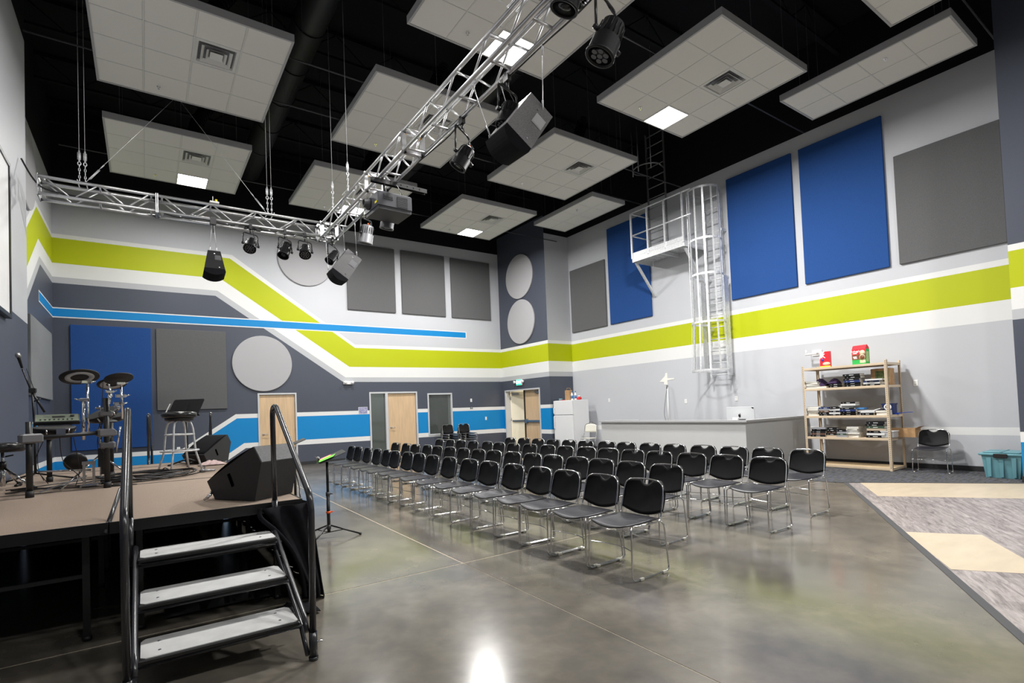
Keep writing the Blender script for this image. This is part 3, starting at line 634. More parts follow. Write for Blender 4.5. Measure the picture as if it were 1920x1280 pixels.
# ------------------------------------------------------------------ trusses
ZB, ZT, HW = 4.825, 5.075, .135
def bar(parent, name, p, q, r, m=m_alu, n=8):
    mb = MB(); mb.cyl(p, q, r, n); return mb.build(name, m, parent, world=True)
def make_truss(label, p0, p1, joints, ends):
    d = (Vector(p1)-Vector(p0)); L_ = d.length; d.normalize(); s_ = Vector((-d.y, d.x, 0))
    t = thing('lighting_truss', label, 'truss', (p0[0], p0[1], ZB-.025))
    def P(a, u, z): q = Vector((p0[0], p0[1], 0))+d*a+s_*u; return (q.x, q.y, z)
    cuts = [0]+joints+[L_]
    for c0, c1 in zip(cuts, cuts[1:]):
        a0, a1 = c0+.012, c1-.012
        for u in (-HW, HW):
            for z in (ZB, ZT): bar(t, 'chord_tube', P(a0, u, z), P(a1, u, z), .0235, n=12)
        for a in (a0, a1):                              # bolted square end plates
            mb = MB(); th = .006
            q = [P(a-th, -HW-.03, 0), P(a+th, -HW-.03, 0)]
            for u0, u1, z0, z1 in ((-HW-.028, -HW+.028, ZB-.03, ZT+.03), (HW-.028, HW+.028, ZB-.03, ZT+.03), (-HW, HW, ZB-.03, ZB+.028), (-HW, HW, ZT-.028, ZT+.03)):
                vs = [P(a+e, u, z) for e in (-th, th) for u, z in ((u0, z0), (u1, z0), (u1, z1), (u0, z1))]
                mb.add(vs, [(0,1,2,3),(7,6,5,4),(0,4,5,1),(1,5,6,2),(2,6,7,3),(3,7,4,0)])
            ep = mb.build('end_plate', m_alu, t, world=True)
        n = max(2, round((a1-a0-.12)/.335)); st = (a1-a0-.12)/n
        for u in (-HW, HW):
            for k in range(n):
                x0, x1 = a0+.06+k*st, a0+.06+(k+1)*st
                za, zb = (ZB, ZT) if k % 2 else (ZT, ZB)
                bar(t, 'brace_tube', P(x0+.02, u, za), P(x1-.02, u, zb), .0115)
        for z in (ZB, ZT):
            for k in range(0, n+1, 2):
                a = a0+.06+k*st; bar(t, 'cross_tube', P(a, -HW, z), P(a, HW, z), .0145 if z == ZB else .0125)
    return t, P
XT, YT = 2.95, 9.865
tB, PB = make_truss('long aluminium box truss running from the far corner joint towards the camera', (XT, 10.0, 0), (XT, .4, 0), [.27, 2.60, 3.97, 7.0], None)
tA, PA = make_truss('short aluminium box truss over the stage, parallel to the back wall', (-1.255, YT, 0), (2.79, YT, 0), [1.46], None)
m_bolt = mat('brass bolt head', (.45, .27, .08), rough=.35, metal=.8)
mb = MB()
for y in (7.41, 6.04, 3.01):
    for u in (-.11, .11):
        for z in (ZB+.04, ZT-.04): mb.cyl((XT+u, y-.03, z), (XT+u, y+.03, z), .012, 6)
mb.build('joint_bolts', m_bolt, tB, world=True)
mb = MB(); mb.box(XT-.16, XT-.148, 9.72, 10.0, ZB-.02, ZT+.02); mb.box(XT+.148, XT+.16, 9.72, 10.0, ZB-.02, ZT+.02); mb.box(XT-.15, XT+.15, 10.0, 10.012, ZB-.02, ZT+.02); mb.build('corner_block', m_alu, tB, world=True)
# hanging hardware
def hanger(label, x, y, ztop=ZC, double=True):
    mb = MB()
    for dx in ((-.035, .035) if double else (0,)):
        mb.cyl((x+dx, y, 5.62), (x+dx, y, ztop-.02), .0034, 5)
        mb.tube([(x+dx+.02*math.sin(q*PI/4), y, 5.42+.03*math.cos(q*PI/4)) for q in range(8)], .006, 5, closed=True)
        mb.cyl((x+dx, y, 5.44), (x+dx, y, 5.62), .011, 6); mb.cyl((x+dx-.018, y, 5.48), (x+dx-.018, y, 5.59), .004, 5); mb.cyl((x+dx+.018, y, 5.48), (x+dx+.018, y, 5.59), .004, 5)
        for q in range(5): mb.tube([(x+dx+.012*math.sin(w_*PI/3)*(q % 2), y+.012*math.sin(w_*PI/3)*((q+1) % 2), 5.16+.055*q+.03*math.cos(w_*PI/3)) for w_ in range(6)], .0045, 4, closed=True)
    mb.cyl((x-.05, y-.14, 5.11), (x-.05, y+.14, 5.11), .008, 6); mb.cyl((x+.05, y-.14, 5.11), (x+.05, y+.14, 5.11), .008, 6)
    return solo('truss_hanger', mb, m_galv, label, 'cable', (x, y, 5.1))
hanger('pair of steel cables holding the left end of the stage truss', -.74, YT)
hanger('pair of steel cables between the top left and lower left clouds, holding the stage truss', 1.92, YT)
hanger('single steel cable holding the long truss, the one nearest the corner joint', XT-.12, 9.09, double=False)
hanger('single steel cable holding the long truss, second from the corner joint', XT-.12, 8.26, double=False)
hanger('thin steel cable holding the long truss beside the bright lamp', XT-.10, 3.55, double=False)
def guy(label, a, b):
    a = Vector(a); b = Vector(b); u = (b-a).normalized(); mb = MB(); mb.cyl(a, b, .004, 5); mb.cyl(a+u*.12, a+u*.36, .010, 6); mb.cyl(a+u*.12+Vector((.018, 0, 0)), a+u*.36+Vector((.018, 0, 0)), .004, 4)
    mb.cyl(a+u*.42, a+u*.5, .009, 6)
    return solo('guy_cable', mb, m_galv, label, 'cable', tuple(a))
guy('slanting guy cable from the left end of the truss up over the lit cloud', (-.72, YT, 5.12), (.55, 10.7, 7.3))
guy('slanting guy cable falling to the truss beside the middle hanger', (1.88, YT, 5.12), (.57, 10.7, 7.3))
guy('short slanting guy cable at the near part of the long truss', (XT-.12, 3.7, 5.12), (XT-.9, 3.9, 5.5))
# cable along the truss and to the near wall
mb = MB(); mb.tube(bez([(-1.44, 9.9, 5.35), (-1.3, 9.8, 5.05), (-1.15, 9.74, 4.9), (-.8, 9.735, 4.86), (-.45, 9.735, 4.855)], 6), .012, 6); solo('truss_cable', mb, m_blk, 'thick black cable entering the left end of the stage truss', 'cable', (-1.44, 9.9, 5.35))
mb = MB()
P = [(.3+.18*i, 9.73+.03*math.sin(i*1.7), 4.80-.02*abs(math.sin(i*.9))) for i in range(14)]; mb.tube(bez(P, 4), .009, 5)
P = [(1.62+.14*math.cos(q*PI/5), 9.78+.05*math.sin(q*PI/5), 4.80+.03*math.sin(q)) for q in range(24)]; mb.tube(bez(P, 3), .010, 5)
solo('truss_cable', mb, m_blk, 'black cables coiled along the bottom of the stage truss', 'cable', (.3, 9.73, 4.8))
mb = MB(); P = [(XT+.15+.012*math.sin(i*2.3), 9.4-.45*i, 4.80+.02*math.sin(i*1.3)) for i in range(20)]; mb.tube(bez(P, 4), .008, 5); solo('truss_cable', mb, m_blk, 'black cable tied along the right bottom tube of the long truss', 'cable', (XT+.15, 9.4, 4.8))
# beacon on the truss
t = thing('yellow_tipped_sensor', 'small white box with a yellow cap on top of the stage truss', 'sensor', (1.02, YT-.13, ZT+.025))
mb = MB(); mb.bevbox(-.07, .07, -.05, .05, 0, .03, .005); mb.cyl((-.02, 0, .03), (-.02, 0, .12), .006, 6); mb.build('housing', m_paper, t)
mb = MB(); mb.cyl((.03, 0, .03), (.03, 0, .075), .02, 10); mb.build('cap', m_yellow, t)
# ------------------------------------------------------------------ stage lights
m_lampb = mat('black lamp housing', (.006, .006, .007), rough=.5, spec=.3)
def par_can(label, clamp, drop, aim, r=.10, L_=.24, yrot=0, group='lamps hung from the trusses', dots=True, silver=False):
    """clamp: point on the truss tube; the body hangs drop below it and points along aim"""
    c = Vector(clamp); t = thing('stage_light', label, 'stage light', tuple(c), group=group)
    a = Vector(aim).normalized(); side = Vector((math.cos(yrot), math.sin(yrot), 0)); side = (side-a*side.dot(a)).normalized(); up = a.cross(side)
    body = Vector((0, 0, -drop))
    mb = MB(); mb.box(-.022, .022, -.04, .04, -.05, .03); mb.cyl((0, 0, -.12), (0, 0, -.04), .012, 8); mb.box(-.03, .03, -.012, .012, .02, .035); mb.build('clamp', m_blk, t)
    w_ = r+.025; top = Vector((0, 0, -.12)); yv = side
    pts = rounded([body+yv*w_+a*.0, Vector((0, 0, -.13))+yv*w_*.9, Vector((0, 0, -.13))-yv*w_*.9, body-yv*w_], .03, 4)
    mb = MB()
    for p_, q_ in zip(pts, pts[1:]):
        mb.cyl(p_, q_, .011, 4)
    for sgn in (-1, 1): mb.cyl(body+yv*sgn*(w_-.02), body+yv*sgn*(w_+.02), .022, 10)
    mb.build('yoke', m_blk, t)
    T = basis(body, side, up, a)
    mb = MB(); mb.lathe([(.0, -L_*.5), (r*.55, -L_*.5), (r*.78, -L_*.46), (r*.82, -L_*.05), (r*.98, .0), (r, L_*.42), (r*1.06, L_*.44), (r*1.06, L_*.5), (r*.9, L_*.5), (r*.88, L_*.46)], (0, 0, 0), 24, T)
    bd = mb.build('lamp_body', m_clampg if silver else m_lampb, t)
    mb = MB(); mb.lathe([(0, L_*.462), (r*.885, L_*.46)], (0, 0, 0), 24, T); ln = mb.build('lens', m_lens, t)
    if dots:
        mb = MB()
        for rr, n in (((0, 1), (r*.48, 6)) if dots == 7 else ((0, 1), (r*.36, 6), (r*.68, 12))):
            for k in range(n):
                q = T @ Vector((rr*math.cos(2*PI*k/n+.2), rr*math.sin(2*PI*k/n+.2), L_*.464)); mb.cyl(q, q+a*.006, r*(.2 if dots == 7 else .125), 10)
        mb.build('lens_elements', m_lensdot, ln)
    mb = MB()
    for k in range(16):
        th = 2*PI*k/16; q = T.to_3x3() @ Vector((math.cos(th), math.sin(th), 0)); p0 = body+q*r*.84-a*L_*.40; p1 = body+q*r*.92-a*L_*.04; mb.cyl(p0, p1, .005, 4)
    mb.build('cooling_fins', m_lampb, bd)
    mb = MB(); mb.tube(bez([body-a*L_*.5, body-a*L_*.62+side*.05, Vector((.05, .03, -.12)), Vector((.03, .02, 0))], 5), .005, 5); mb.tube([body-a*L_*.3+side*(r*.8+.03*math.cos(q*PI/5))+a*.03*math.sin(q*PI/5) for q in range(10)], .003, 4, closed=True); mb.build('power_cord', m_blk, t)
    mb = MB(); mb.cyl(body-a*L_*.52, body-a*L_*.6, .012, 8); mb.build('plug', m_orange, t)
    return t
par_can('first stage light from the left on the stage truss, dotted lens', (1.57, 9.73, 4.80), .32, (-.25, -.55, -.8))
par_can('second stage light from the left on the stage truss, long body with smooth lens', (2.14, 9.73, 4.80), .33, (-.35, -.35, -.9), r=.095, L_=.30, dots=False)
par_can('third stage light from the left on the stage truss, dotted lens', (2.49, 9.73, 4.80), .30, (-.15, -.55, -.8))
par_can('stage light under the truss corner, half behind the smaller speaker', (3.0, 9.74, 4.80), .34, (-.6, -.25, -.75), r=.085, L_=.28, dots=False)
par_can('silver-spotted stage light just below the corner lamp glare on the long truss', (XT+.13, 8.15, 4.80), .38, (-.1, .25, -.95), r=.115, L_=.30, silver=True, dots=False, yrot=.5)
par_can('stage light half hidden right below the projector', (XT+.13, 7.25, 4.80), .44, (-.1, .2, -.95), r=.10, L_=.26, silver=True, dots=False, yrot=.5)
par_can('stage light hanging from the middle of the long truss, smooth lens turned down left', (XT+.135, 5.02, 4.80), .44, (-.45, .35, -.85), r=.10, L_=.26, dots=False)
par_can('stage light with dotted lens between the long truss and the big speaker', (XT+.135, 4.12, 4.80), .40, (-.25, .1, -.9), r=.105, L_=.24)
par_can('nearest stage light at the top of the picture, ribbed body and seven lens elements', (XT+.135, 2.78, 4.80), .46, (-.35, .25, -.88), r=.115, L_=.30, dots=7)
par_can('stage light cut by the top edge of the picture, above the near truss', (XT-.10, 2.95, 4.86), .14, (-.2, .3, -.9), r=.11, L_=.22, dots=False)
# projector on its pole
t = thing('ceiling_projector', 'large grey projector hanging on a pole under the long truss', 'projector', (XT, 6.9, 4.28), rz=math.radians(2))
mb = MB(); mb.bevbox(-.26, .26, -.23, .23, .04, .25, .012); mb.build('projector_case', m_proj, t)
mb = MB(); mb.box(-.25, .25, -.22, .22, .0, .04); mb.build('base_cover', m_projd, t)
mb = MB(); mb.lathe([(.085, 0), (.085, .03), (.06, .05), (.055, .09), (.045, .09), (.045, .04), (0, .04)], (-.26, .07, .15), 22, Matrix.Rotation(-PI/2, 4, 'Y')); ln = mb.build('projector_lens', m_projd, t)
mb = MB(); mb.lathe([(0, .075), (.044, .075)], (-.26, .07, .15), 20, Matrix.Rotation(-PI/2, 4, 'Y')); mb.build('lens_glass', m_lens, ln)
mb = MB()
for k in range(9): mb.box(.03, .19, -.236, -.229, .07+.017*k, .077+.017*k)
mb.build('vent_grille', m_projd, t)
mb = MB(); mb.box(-.17, -.03, -.236, -.229, .15, .22)
for k in range(6): mb.box(-.16+.022*k, -.148+.022*k, -.24, -.236, .17, .20)
mb.build('connector_panel', m_projd, t)
mb = MB(); mb.box(-.262, -.2605, -.19, -.12, .09, .12); mb.build('warning_sticker', m_yellow, t)
mb = MB(); mb.cyl((-.05, 0, .25), (-.05, 0, .50), .024, 12); mb.box(-.14, .05, -.08, .08, .25, .265); mb.build('mounting_pole', m_blk, t)
mb = MB(); mb.box(-.25, .62, -.035, .035, .475, .515); mb.box(-.25, .62, -.035, -.03, .455, .475); mb.box(-.25, .62, .03, .035, .455, .475)
for k in range(8): mb.cyl((-.2+.1*k, -.04, .495), (-.2+.1*k, .04, .495), .010, 6)
mb.build('mounting_rail', m_blk, t)
mb = MB(); mb.tube(bez([(.2, -.1, .25), (.12, -.08, .42), (.0, -.02, .56)], 6), .006, 5); mb.build('power_cord', m_blk, t)
# ------------------------------------------------------------------ hanging speakers
def speaker(label, O, a, b, c, la, lb, lc, taper=.75, hooks=(), cabm=m_cabhung):
    a, b, c = Vector(a).normalized(), Vector(b).normalized(), None
    b = (b-a*b.dot(a)).normalized(); c = a.cross(b); O = Vector(O)
    if c.y < 0: c = -c
    t = thing('hanging_speaker', label, 'speaker', tuple(O), group='loudspeakers hung from the trusses')
    def P(u, v, w_):                                   # u depth from the front, v width (tapering), w height
        k = 1-(1-taper)*u/la; return a*u+b*(lb/2+(v-lb/2)*k)+c*w_
    mb = MB(); f = .05
    q = [P(u, v, w_) for u in (f, la) for v, w_ in ((0, 0), (lb, 0), (lb, lc), (0, lc))]
    mb.add(q, [(0,1,2,3),(7,6,5,4),(0,4,5,1),(1,5,6,2),(2,6,7,3),(3,7,4,0)]); mb.build('cabinet', cabm, t)
    mb = MB(); n = 10; rows = []
    for i in range(n+1):
        v = lb*i/n; bul = .07*(1-((i/n)*2-1)**2)
        rows.append([P(f-.001, v, 0), P(-bul*.9, v, 0), P(-bul*.9, v, lc), P(f-.001, v, lc)])
    mb.sheet(rows, 0, smooth=False)
    mb.add([r[k] for r in rows for k in (0, 1)], [(2*i, 2*i+1, 2*i+3, 2*i+2) for i in range(n)]); mb.add([r[k] for r in rows for k in (2, 3)], [(2*i, 2*i+1, 2*i+3, 2*i+2) for i in range(n)])
    mb.build('grille', m_grille, t)
    # handle plate on the side facing the room
    mb = MB(); w0 = -.004
    mb.add([P(la*.55, lb*.52, w0), P(la*.78, lb*.52, w0), P(la*.78, lb*.92, w0), P(la*.55, lb*.92, w0)], [(0, 1, 2, 3)])
    mb.add([P(la*.57, lb*.55, w0-.003), P(la*.76, lb*.55, w0-.003), P(la*.76, lb*.89, w0-.003), P(la*.57, lb*.89, w0-.003)], [(0, 1, 2, 3)])
    mb.build('handle_plate', m_clampg if la > .5 else (mat('grey plate', (.36, .36, .37), rough=.4) if cabm is m_cabhung else m_projd), t)
    mb = MB()
    for u, v in ((.85, .5), (.2, .72)): mb.cyl(P(la*u, lb*v, -.006), P(la*u, lb*v, 0), .009, 8)
    mb.build('rigging_bolt', m_chrome, t)
    for (u, v, w_, tx, ty, tz) in hooks:
        p = P(la*u, lb*v, lc*w_); q = Vector((tx, ty, tz))-O; mb = MB(); d = (q-p).normalized(); mb.cyl(p, q, .0035, 5); mb.cyl(p+d*.03, p+d*.12, .009, 6); mb.tube([p+Vector((.018*math.cos(k*PI/4), 0, .018*math.sin(k*PI/4))) for k in range(8)], .004, 4, closed=True); mb.cyl(q-d*.1, q-d*.02, .009, 6)
        mb.build('suspension_cable', m_galv, t)
    return t
speaker('big tilted speaker nearest the camera, hung from the long truss', (2.872, 3.911, 4.135), (.559, -.213, .80), (.813, -.046, -.58), None, .458, .334, .442, .92,
        hooks=((.75, .0, .75, XT+.1, 4.2, 4.80), (.9, .7, .05, XT+.13, 3.55, 4.80), (.12, .0, .9, XT-.1, 4.4, 4.80)))
speaker('smaller looking tilted speaker near the truss corner, in front of a grey panel', (2.80, 9.20, 4.06), (.565, -.093, .82), (.821, -.033, -.569), None, .51, .336, .412, .92, cabm=mat('dark textured cabinet paint', (.085, .083, .086), rough=.45, spec=.5, noise=.3, nscale=120, bump=.4, bscale=260),
        hooks=((.95, .1, .7, XT+.02, 9.0, 4.80), (.97, .7, .1, XT+.13, 8.7, 4.80), (.1, .0, .9, XT-.12, 9.6, 4.80)))
speaker('small upright speaker hanging alone below the stage truss', (.845, 9.74, 3.955), (.0, .18, .98), (1, 0, 0), None, .37, .33, .30, .58, cabm=m_blkm,
        hooks=((1, .2, .5, .985, 9.80, 4.80), (1, .8, .5, 1.01, 9.80, 4.80)))
mb = MB(); mb.box(.95, 1.04, 9.70, 9.78, 4.74, 4.86); mb.cyl((.995, 9.73, 4.6), (.995, 9.73, 4.75), .006, 5); solo('beam_clamp', mb, m_blk, 'black clamp above the small upright speaker', 'clamp', (.995, 9.73, 4.74))
# ------------------------------------------------------------------ stacking chairs
def chair_parts():
    """local: faces -X, origin on the floor in the middle of the sled"""
    parts = []
    r = .0072
    for s_ in (-1, 1):
        y = .245*s_
        leg = rounded([(.175, .222*s_, .437), (.20, y*.97, .41), (.235, y, .015), (-.235, y, .010), (-.215, y*.97, .425), (-.19, .222*s_, .437)], .045, 5)
        mb = MB(); mb.tube(leg, r, 7); parts.append(('sled_leg', mb, m_chrome))
    mb = MB()
    def up(s_): return [(-.20, .216*s_, .437), (.05, .220*s_, .432), (.175, .222*s_, .440), (.195, .222*s_, .50), (.235, .218*s_, .66)]
    L_ = up(-1)+[(.250, -.209, .725), (.260, -.158, .763), (.283, -.05, .769), (.283, .05, .769), (.260, .158, .763), (.250, .209, .725)]+up(1)[::-1]
    mb.tube(rounded(L_, .03, 3), r, 7); parts.append(('back_frame', mb, m_chrome))
    mb = MB(); mb.tube(bez([(-.228, -.243, .255), (-.17, -.13, .25), (-.145, 0, .248), (-.17, .13, .25), (-.228, .243, .255)], 4), .005, 6); parts.append(('stretcher', mb, m_chrome))
    mb = MB(); mb.tube(bez([(.205, -.238, .27), (.22, 0, .25), (.205, .238, .27)], 4), .0045, 6); parts.append(('rear_stretcher', mb, m_chrome))
    for xx in (-.05, .12): mb = MB(); mb.cyl((xx, -.22, .428), (xx, .22, .428), .006, 6); parts.append(('seat_wire', mb, m_chrome))
    # seat shell
    mb = MB(); rows = []
    for i in range(11):
        u = i/10; x = -.235+.40*u; row = []
        for j in range(13):
            v = j/12*2-1
            xx = x-(.022*(1-v*v) if i == 0 else .016*(1-v*v)*(1-u)**3)
            z = .448-.016*math.sin(PI*min(1, u*1.1))*(1-v*v)-.028*(1-v*v)*max(0, 1-u*4)**1.4+.010*u*u
            hw = .212 if u > .1 else .205-.012*(1-u*10)
            row.append((xx, hw*v, z))
        rows.append(row)
    mb.sheet(rows, .010); parts.append(('seat', mb, m_seat))
    # back shell with a hand-hold cut under the top rod
    mb = MB(); rows = []; C_ = 24
    for i in range(11):
        t_ = i/10; row = []
        for j in range(C_+1):
            v = j/C_*2-1; y = .2285*v
            zb = .462+.052*v*v; zt = .764-(.075*max(0, (abs(v)-.64)/.36)**2.2)
            if abs(v) < .30: zt -= .046*math.cos(v/.30*PI/2)**.6
            z = zb+(zt-zb)*t_
            x = .180+.255*(z-.44)+.042*(1-v*v)*(.35+.65*t_)+.012*math.sin(PI*t_)
            row.append((x, y, z))
        rows.append(row)
    mb.sheet(rows, .015); parts.append(('backrest', mb, m_shell))
    return parts
CH = chair_parts(); CHM = []
for nm, mb, m in CH:
    me = mb.mesh(nm); me.materials.append(m); CHM.append((nm, me))
gm = MB(); gm.bevbox(-.022, .022, -.011, .011, -.012, .010, .003); gme = gm.mesh('glide'); gme.materials.append(m_glide)
def chair(label, x, y, rz=0.0, z=0.0, group=None, name='stacking_chair'):
    t = thing(name, label, 'chair', (x, y, z), rz, group)
    for nm, me in CHM:
        o = bpy.data.objects.new(nm, me); COL.objects.link(o); o.parent = t
    for gx in (-.12, .17):
        for s_ in (-1, 1):
            o = bpy.data.objects.new('glide', gme); COL.objects.link(o); o.parent = t; o.location = (gx, .245*s_, .012)
    return t
ORD = ['first', 'second', 'third', 'fourth', 'fifth', 'sixth', 'seventh', 'eighth', 'ninth', 'tenth', 'eleventh', 'twelfth', 'thirteenth', 'fourteenth', 'fifteenth', 'sixteenth', 'seventeenth']
ROWS = [('front row', 'front row of chairs', 3.492, [2.938,3.443,3.964,4.438,4.892+.04,5.455,5.98,6.52,7.08,7.60,8.04,8.54,8.97,9.45,10.0,10.52,10.98]),
        ('second row', 'second row of chairs', 4.545, [3.495,4.007,4.498,4.95,5.44,5.91,6.42,6.93,7.40,7.90,8.41,8.92,9.42,9.94,10.46,10.98]),
        ('third row', 'third row of chairs', 5.80, [3.05,3.56,4.07,4.585,5.08,5.58,6.06,6.58,7.07,7.57,8.10,8.59,9.08,9.62,10.13,10.68,11.2]),
        ('rear row', 'rear row of chairs', 6.93, [3.16,3.68,4.17,4.67,5.19,5.69,6.21,6.70,7.26,7.74,8.22,8.74,9.26,9.79])]
for rn, gn, x, ys in ROWS:
    for k, y in enumerate(ys):
        chair('black chair with chrome sled legs, %s from the camera in the %s' % (ORD[k], rn), x+random.uniform(-.02, .02), y+.235+random.uniform(-.008, .008), random.uniform(-.03, .03), group=gn)
# chair by the shelf, facing the room; two stacks by the back wall
chair('single black chair standing against the right wall beside the tan shelf', 11.86, 3.43, .12)
for sx, nm in ((8.62, 'left'), (9.27, 'right')):
    for k in range(4):
        chair('black chair in the %s stack below the window, %s' % (nm, ['bottom one', 'second from bottom', 'third from bottom', 'top one'][k]), sx, 15.55-.035*k, PI/2+.02*k, z=.075*k, group='chairs stacked by the back wall')
# folding chair
t = thing('folding_chair', 'cream metal folding chair between the white fridge and the grey desk wall', 'folding chair', (11.45, 11.80, 0), rz=math.radians(25))
m_creamm = mat('cream enamel', (.68, .66, .58), rough=.35); m_gtube = mat('grey tube', (.25, .25, .26), rough=.3, metal=.7)
mb = MB(); mb.sheet([[(-.20+.38*i/6, -.19+.38*j/6, .45-.01*math.sin(PI*i/6)) for j in range(7)] for i in range(7)], .014); mb.build('seat', m_creamm, t)
mb = MB(); mb.sheet([[(.20+.05*i/5+.02*math.sin(PI*j/8), -.19+.38*j/8, .62+(.22+.05*math.sin(PI*j/8)**.5)*i/5) for j in range(9)] for i in range(6)], .010); mb.build('backrest', m_creamm, t)
mb = MB(); mb.tube(rounded([(-.26, -.215, 0), (.20, -.205, .62), (.255, -.19, .87), (.265, 0, .915), (.255, .19, .87), (.20, .205, .62), (-.26, .215, 0)], .08, 5), .011, 8); mb.build('front_frame', m_gtube, t)
for s_ in (-1, 1):
    mb = MB(); mb.tube([(.24, .20*s_, 0), (-.16, .19*s_, .44)], .010, 8); mb.build('rear_leg', m_gtube, t)
mb = MB(); mb.cyl((.15, -.2, .12), (.15, .2, .12), .008, 6); mb.build('leg_brace', m_gtube, t)
mb = MB(); mb.tube(rounded([(.262, -.06, .905), (.27, -.06, .93), (.27, .06, .93), (.262, .06, .905)], .02, 3), .008, 6); mb.build('carry_handle', m_blk, t)
# ------------------------------------------------------------------ stage
SZ = .8; SX1 = 1.023; SY0 = 4.288
st = thing('stage', 'portable stage with tan carpeted decks and black edge trim', 'stage', (SX1, SY0, 0))
DECKS = [(-.21, SX1, SY0, 6.72), (-1.44, -.216, SY0, 6.72), (-.21, SX1, 6.726, 9.15), (-1.44, -.216, 6.726, 9.15)]
DECKS += [(-.21, SX1, 9.156, 9.76), (-1.44, -.216, 9.156, 9.98)]
for x0, x1, y0, y1 in DECKS:
    mb = MB(); mb.box(x0+.012, x1-.012, y0+.012, y1-.012, SZ-.03, SZ); mb.build('deck_panel', m_carp, st, world=True)
    mb = MB()
    for a in ((x0, x1, y0, y0+.012), (x0, x1, y1-.012, y1), (x0, x0+.012, y0+.012, y1-.012), (x1-.012, x1, y0+.012, y1-.012)): mb.box(a[0], a[1], a[2], a[3], SZ-.075, SZ+.002)
    mb.box(x0+.02, x1-.02, y0+.02, y1-.02, SZ-.06, SZ-.031)
    for q in (x0+.05, x1-.05): mb.cyl((q, y0-.004, SZ-.035), (q, y0+.01, SZ-.035), .006, 6)
    mb.build('deck_edge', m_blk, st, world=True)
def legframe(x0, x1, y):
    for x in (x0, x1):
        mb = MB(); mb.box(x-.02, x+.02, y-.02, y+.02, .02, SZ-.06); mb.cyl((x, y, 0), (x, y, .03), .028, 8); mb.build('leg', m_blk, st, world=True)
    mb = MB(); mb.box(x0, x1, y-.012, y+.012, .42, .445); mb.build('leg_brace', m_blk, st, world=True)
for x0, x1 in ((-.05, .86), (-1.28, -.35)):
    for y in (4.50, 5.9, 6.5, 6.95, 8.3, 9.0): legframe(x0, x1, y)
    mb = MB(); mb.tube([(x0+.02, 4.52, .44), (x0+.02, 5.7, .70)], .010, 6); mb.tube([(x1-.02, 4.52, .44), (x1-.02, 5.7, .70)], .010, 6); mb.build('leg_brace', m_blk, st, world=True)
# skirt: pleated drape on the room side, front flap beside the steps
def pleat(p0, p1, z0, z1, depth, n, flare=0, nrm_=(1, 0, 0), zrag=None):
    p0 = Vector(p0); p1 = Vector(p1); nv = Vector(nrm_); rows = []
    for i in range(9):
        u = i/8; row = []
        for j in range(n*4+1):
            s_ = j/(n*4); q = p0.lerp(p1, s_)+nv*(depth*(.4+.6*u)*math.sin(2*PI*n*s_+.6*math.sin(9*s_))+flare*u); row.append((q.x, q.y, z1+(z0-z1)*u))
        rows.append(row)
    return rows
t = thing('stage_skirt', 'black pleated drape hanging from the stage edge behind the right handrail', 'drape', (1.04, 4.3, 0))
mb = MB(); mb.sheet(pleat((1.055, 4.24, 0), (1.055, 9.74, 0), .004, .775, .022, 22, .10), .004); mb.build('side_drape', m_drape, t, world=True)
mb = MB(); rows = []
for i in range(13):
    u = i/12; z = .775+(.03-.775)*u; xl = .70+.33*min(1, u*1.15)**.8; row = []
    for j in range(21):
        s_ = j/20; x = xl+(1.075+.08*u-xl)*s_; row.append((x, 4.235-.10*math.sin(PI*u)*(1-s_)**2-.02*math.sin(12*s_), z-.02*math.sin(5*s_)*u))
    rows.append(row)
mb.sheet(rows, .004); mb.build('front_drape', m_drape, t, world=True)
mb = MB(); mb.tube(bez([(.70, 4.225, .775), (.70, 4.19, .71), (.80, 4.15, .60), (.90, 4.14, .45), (.97, 4.16, .26), (1.0, 4.2, .06)], 6), .018, 8); mb.build('gathered_hem', m_drape, t, world=True)
mb = MB(); rows = [[(.75+.3*j/10, 3.95+.25*i/6, .012+.05*abs(math.sin(j*1.3+i))*(1-abs(j-5)/6)) for j in range(11)] for i in range(7)]
mb.sheet(rows, .004); mb.build('drape_train', m_drape, t, world=True)
# fabric and clutter under the stage
mb = MB(); rows = [[(.1+.75*j/14, 4.55+.45*i/8, .02+.16*abs(math.sin(j*.9+i*1.7))*math.sin(PI*j/14)*math.sin(PI*i/8)**.5) for j in range(15)] for i in range(9)]
mb.sheet(rows, .004); solo('fabric_heap', mb, mat('dark crumpled fabric', (.02, .02, .022), rough=.6, spec=.5), 'crumpled dark fabric lying under the stage behind the steps', 'fabric', (.5, 4.7, 0))
mb = MB(); mb.sheet(pleat((-1.44, 9.9, 0), (1.05, 9.72, 0), .02, .77, .03, 10, 0, (0, 1, 0)), .004); solo('rear_skirt', mb, m_drape, 'black drape closing the back of the space under the stage', 'drape', (-.2, 9.8, 0))
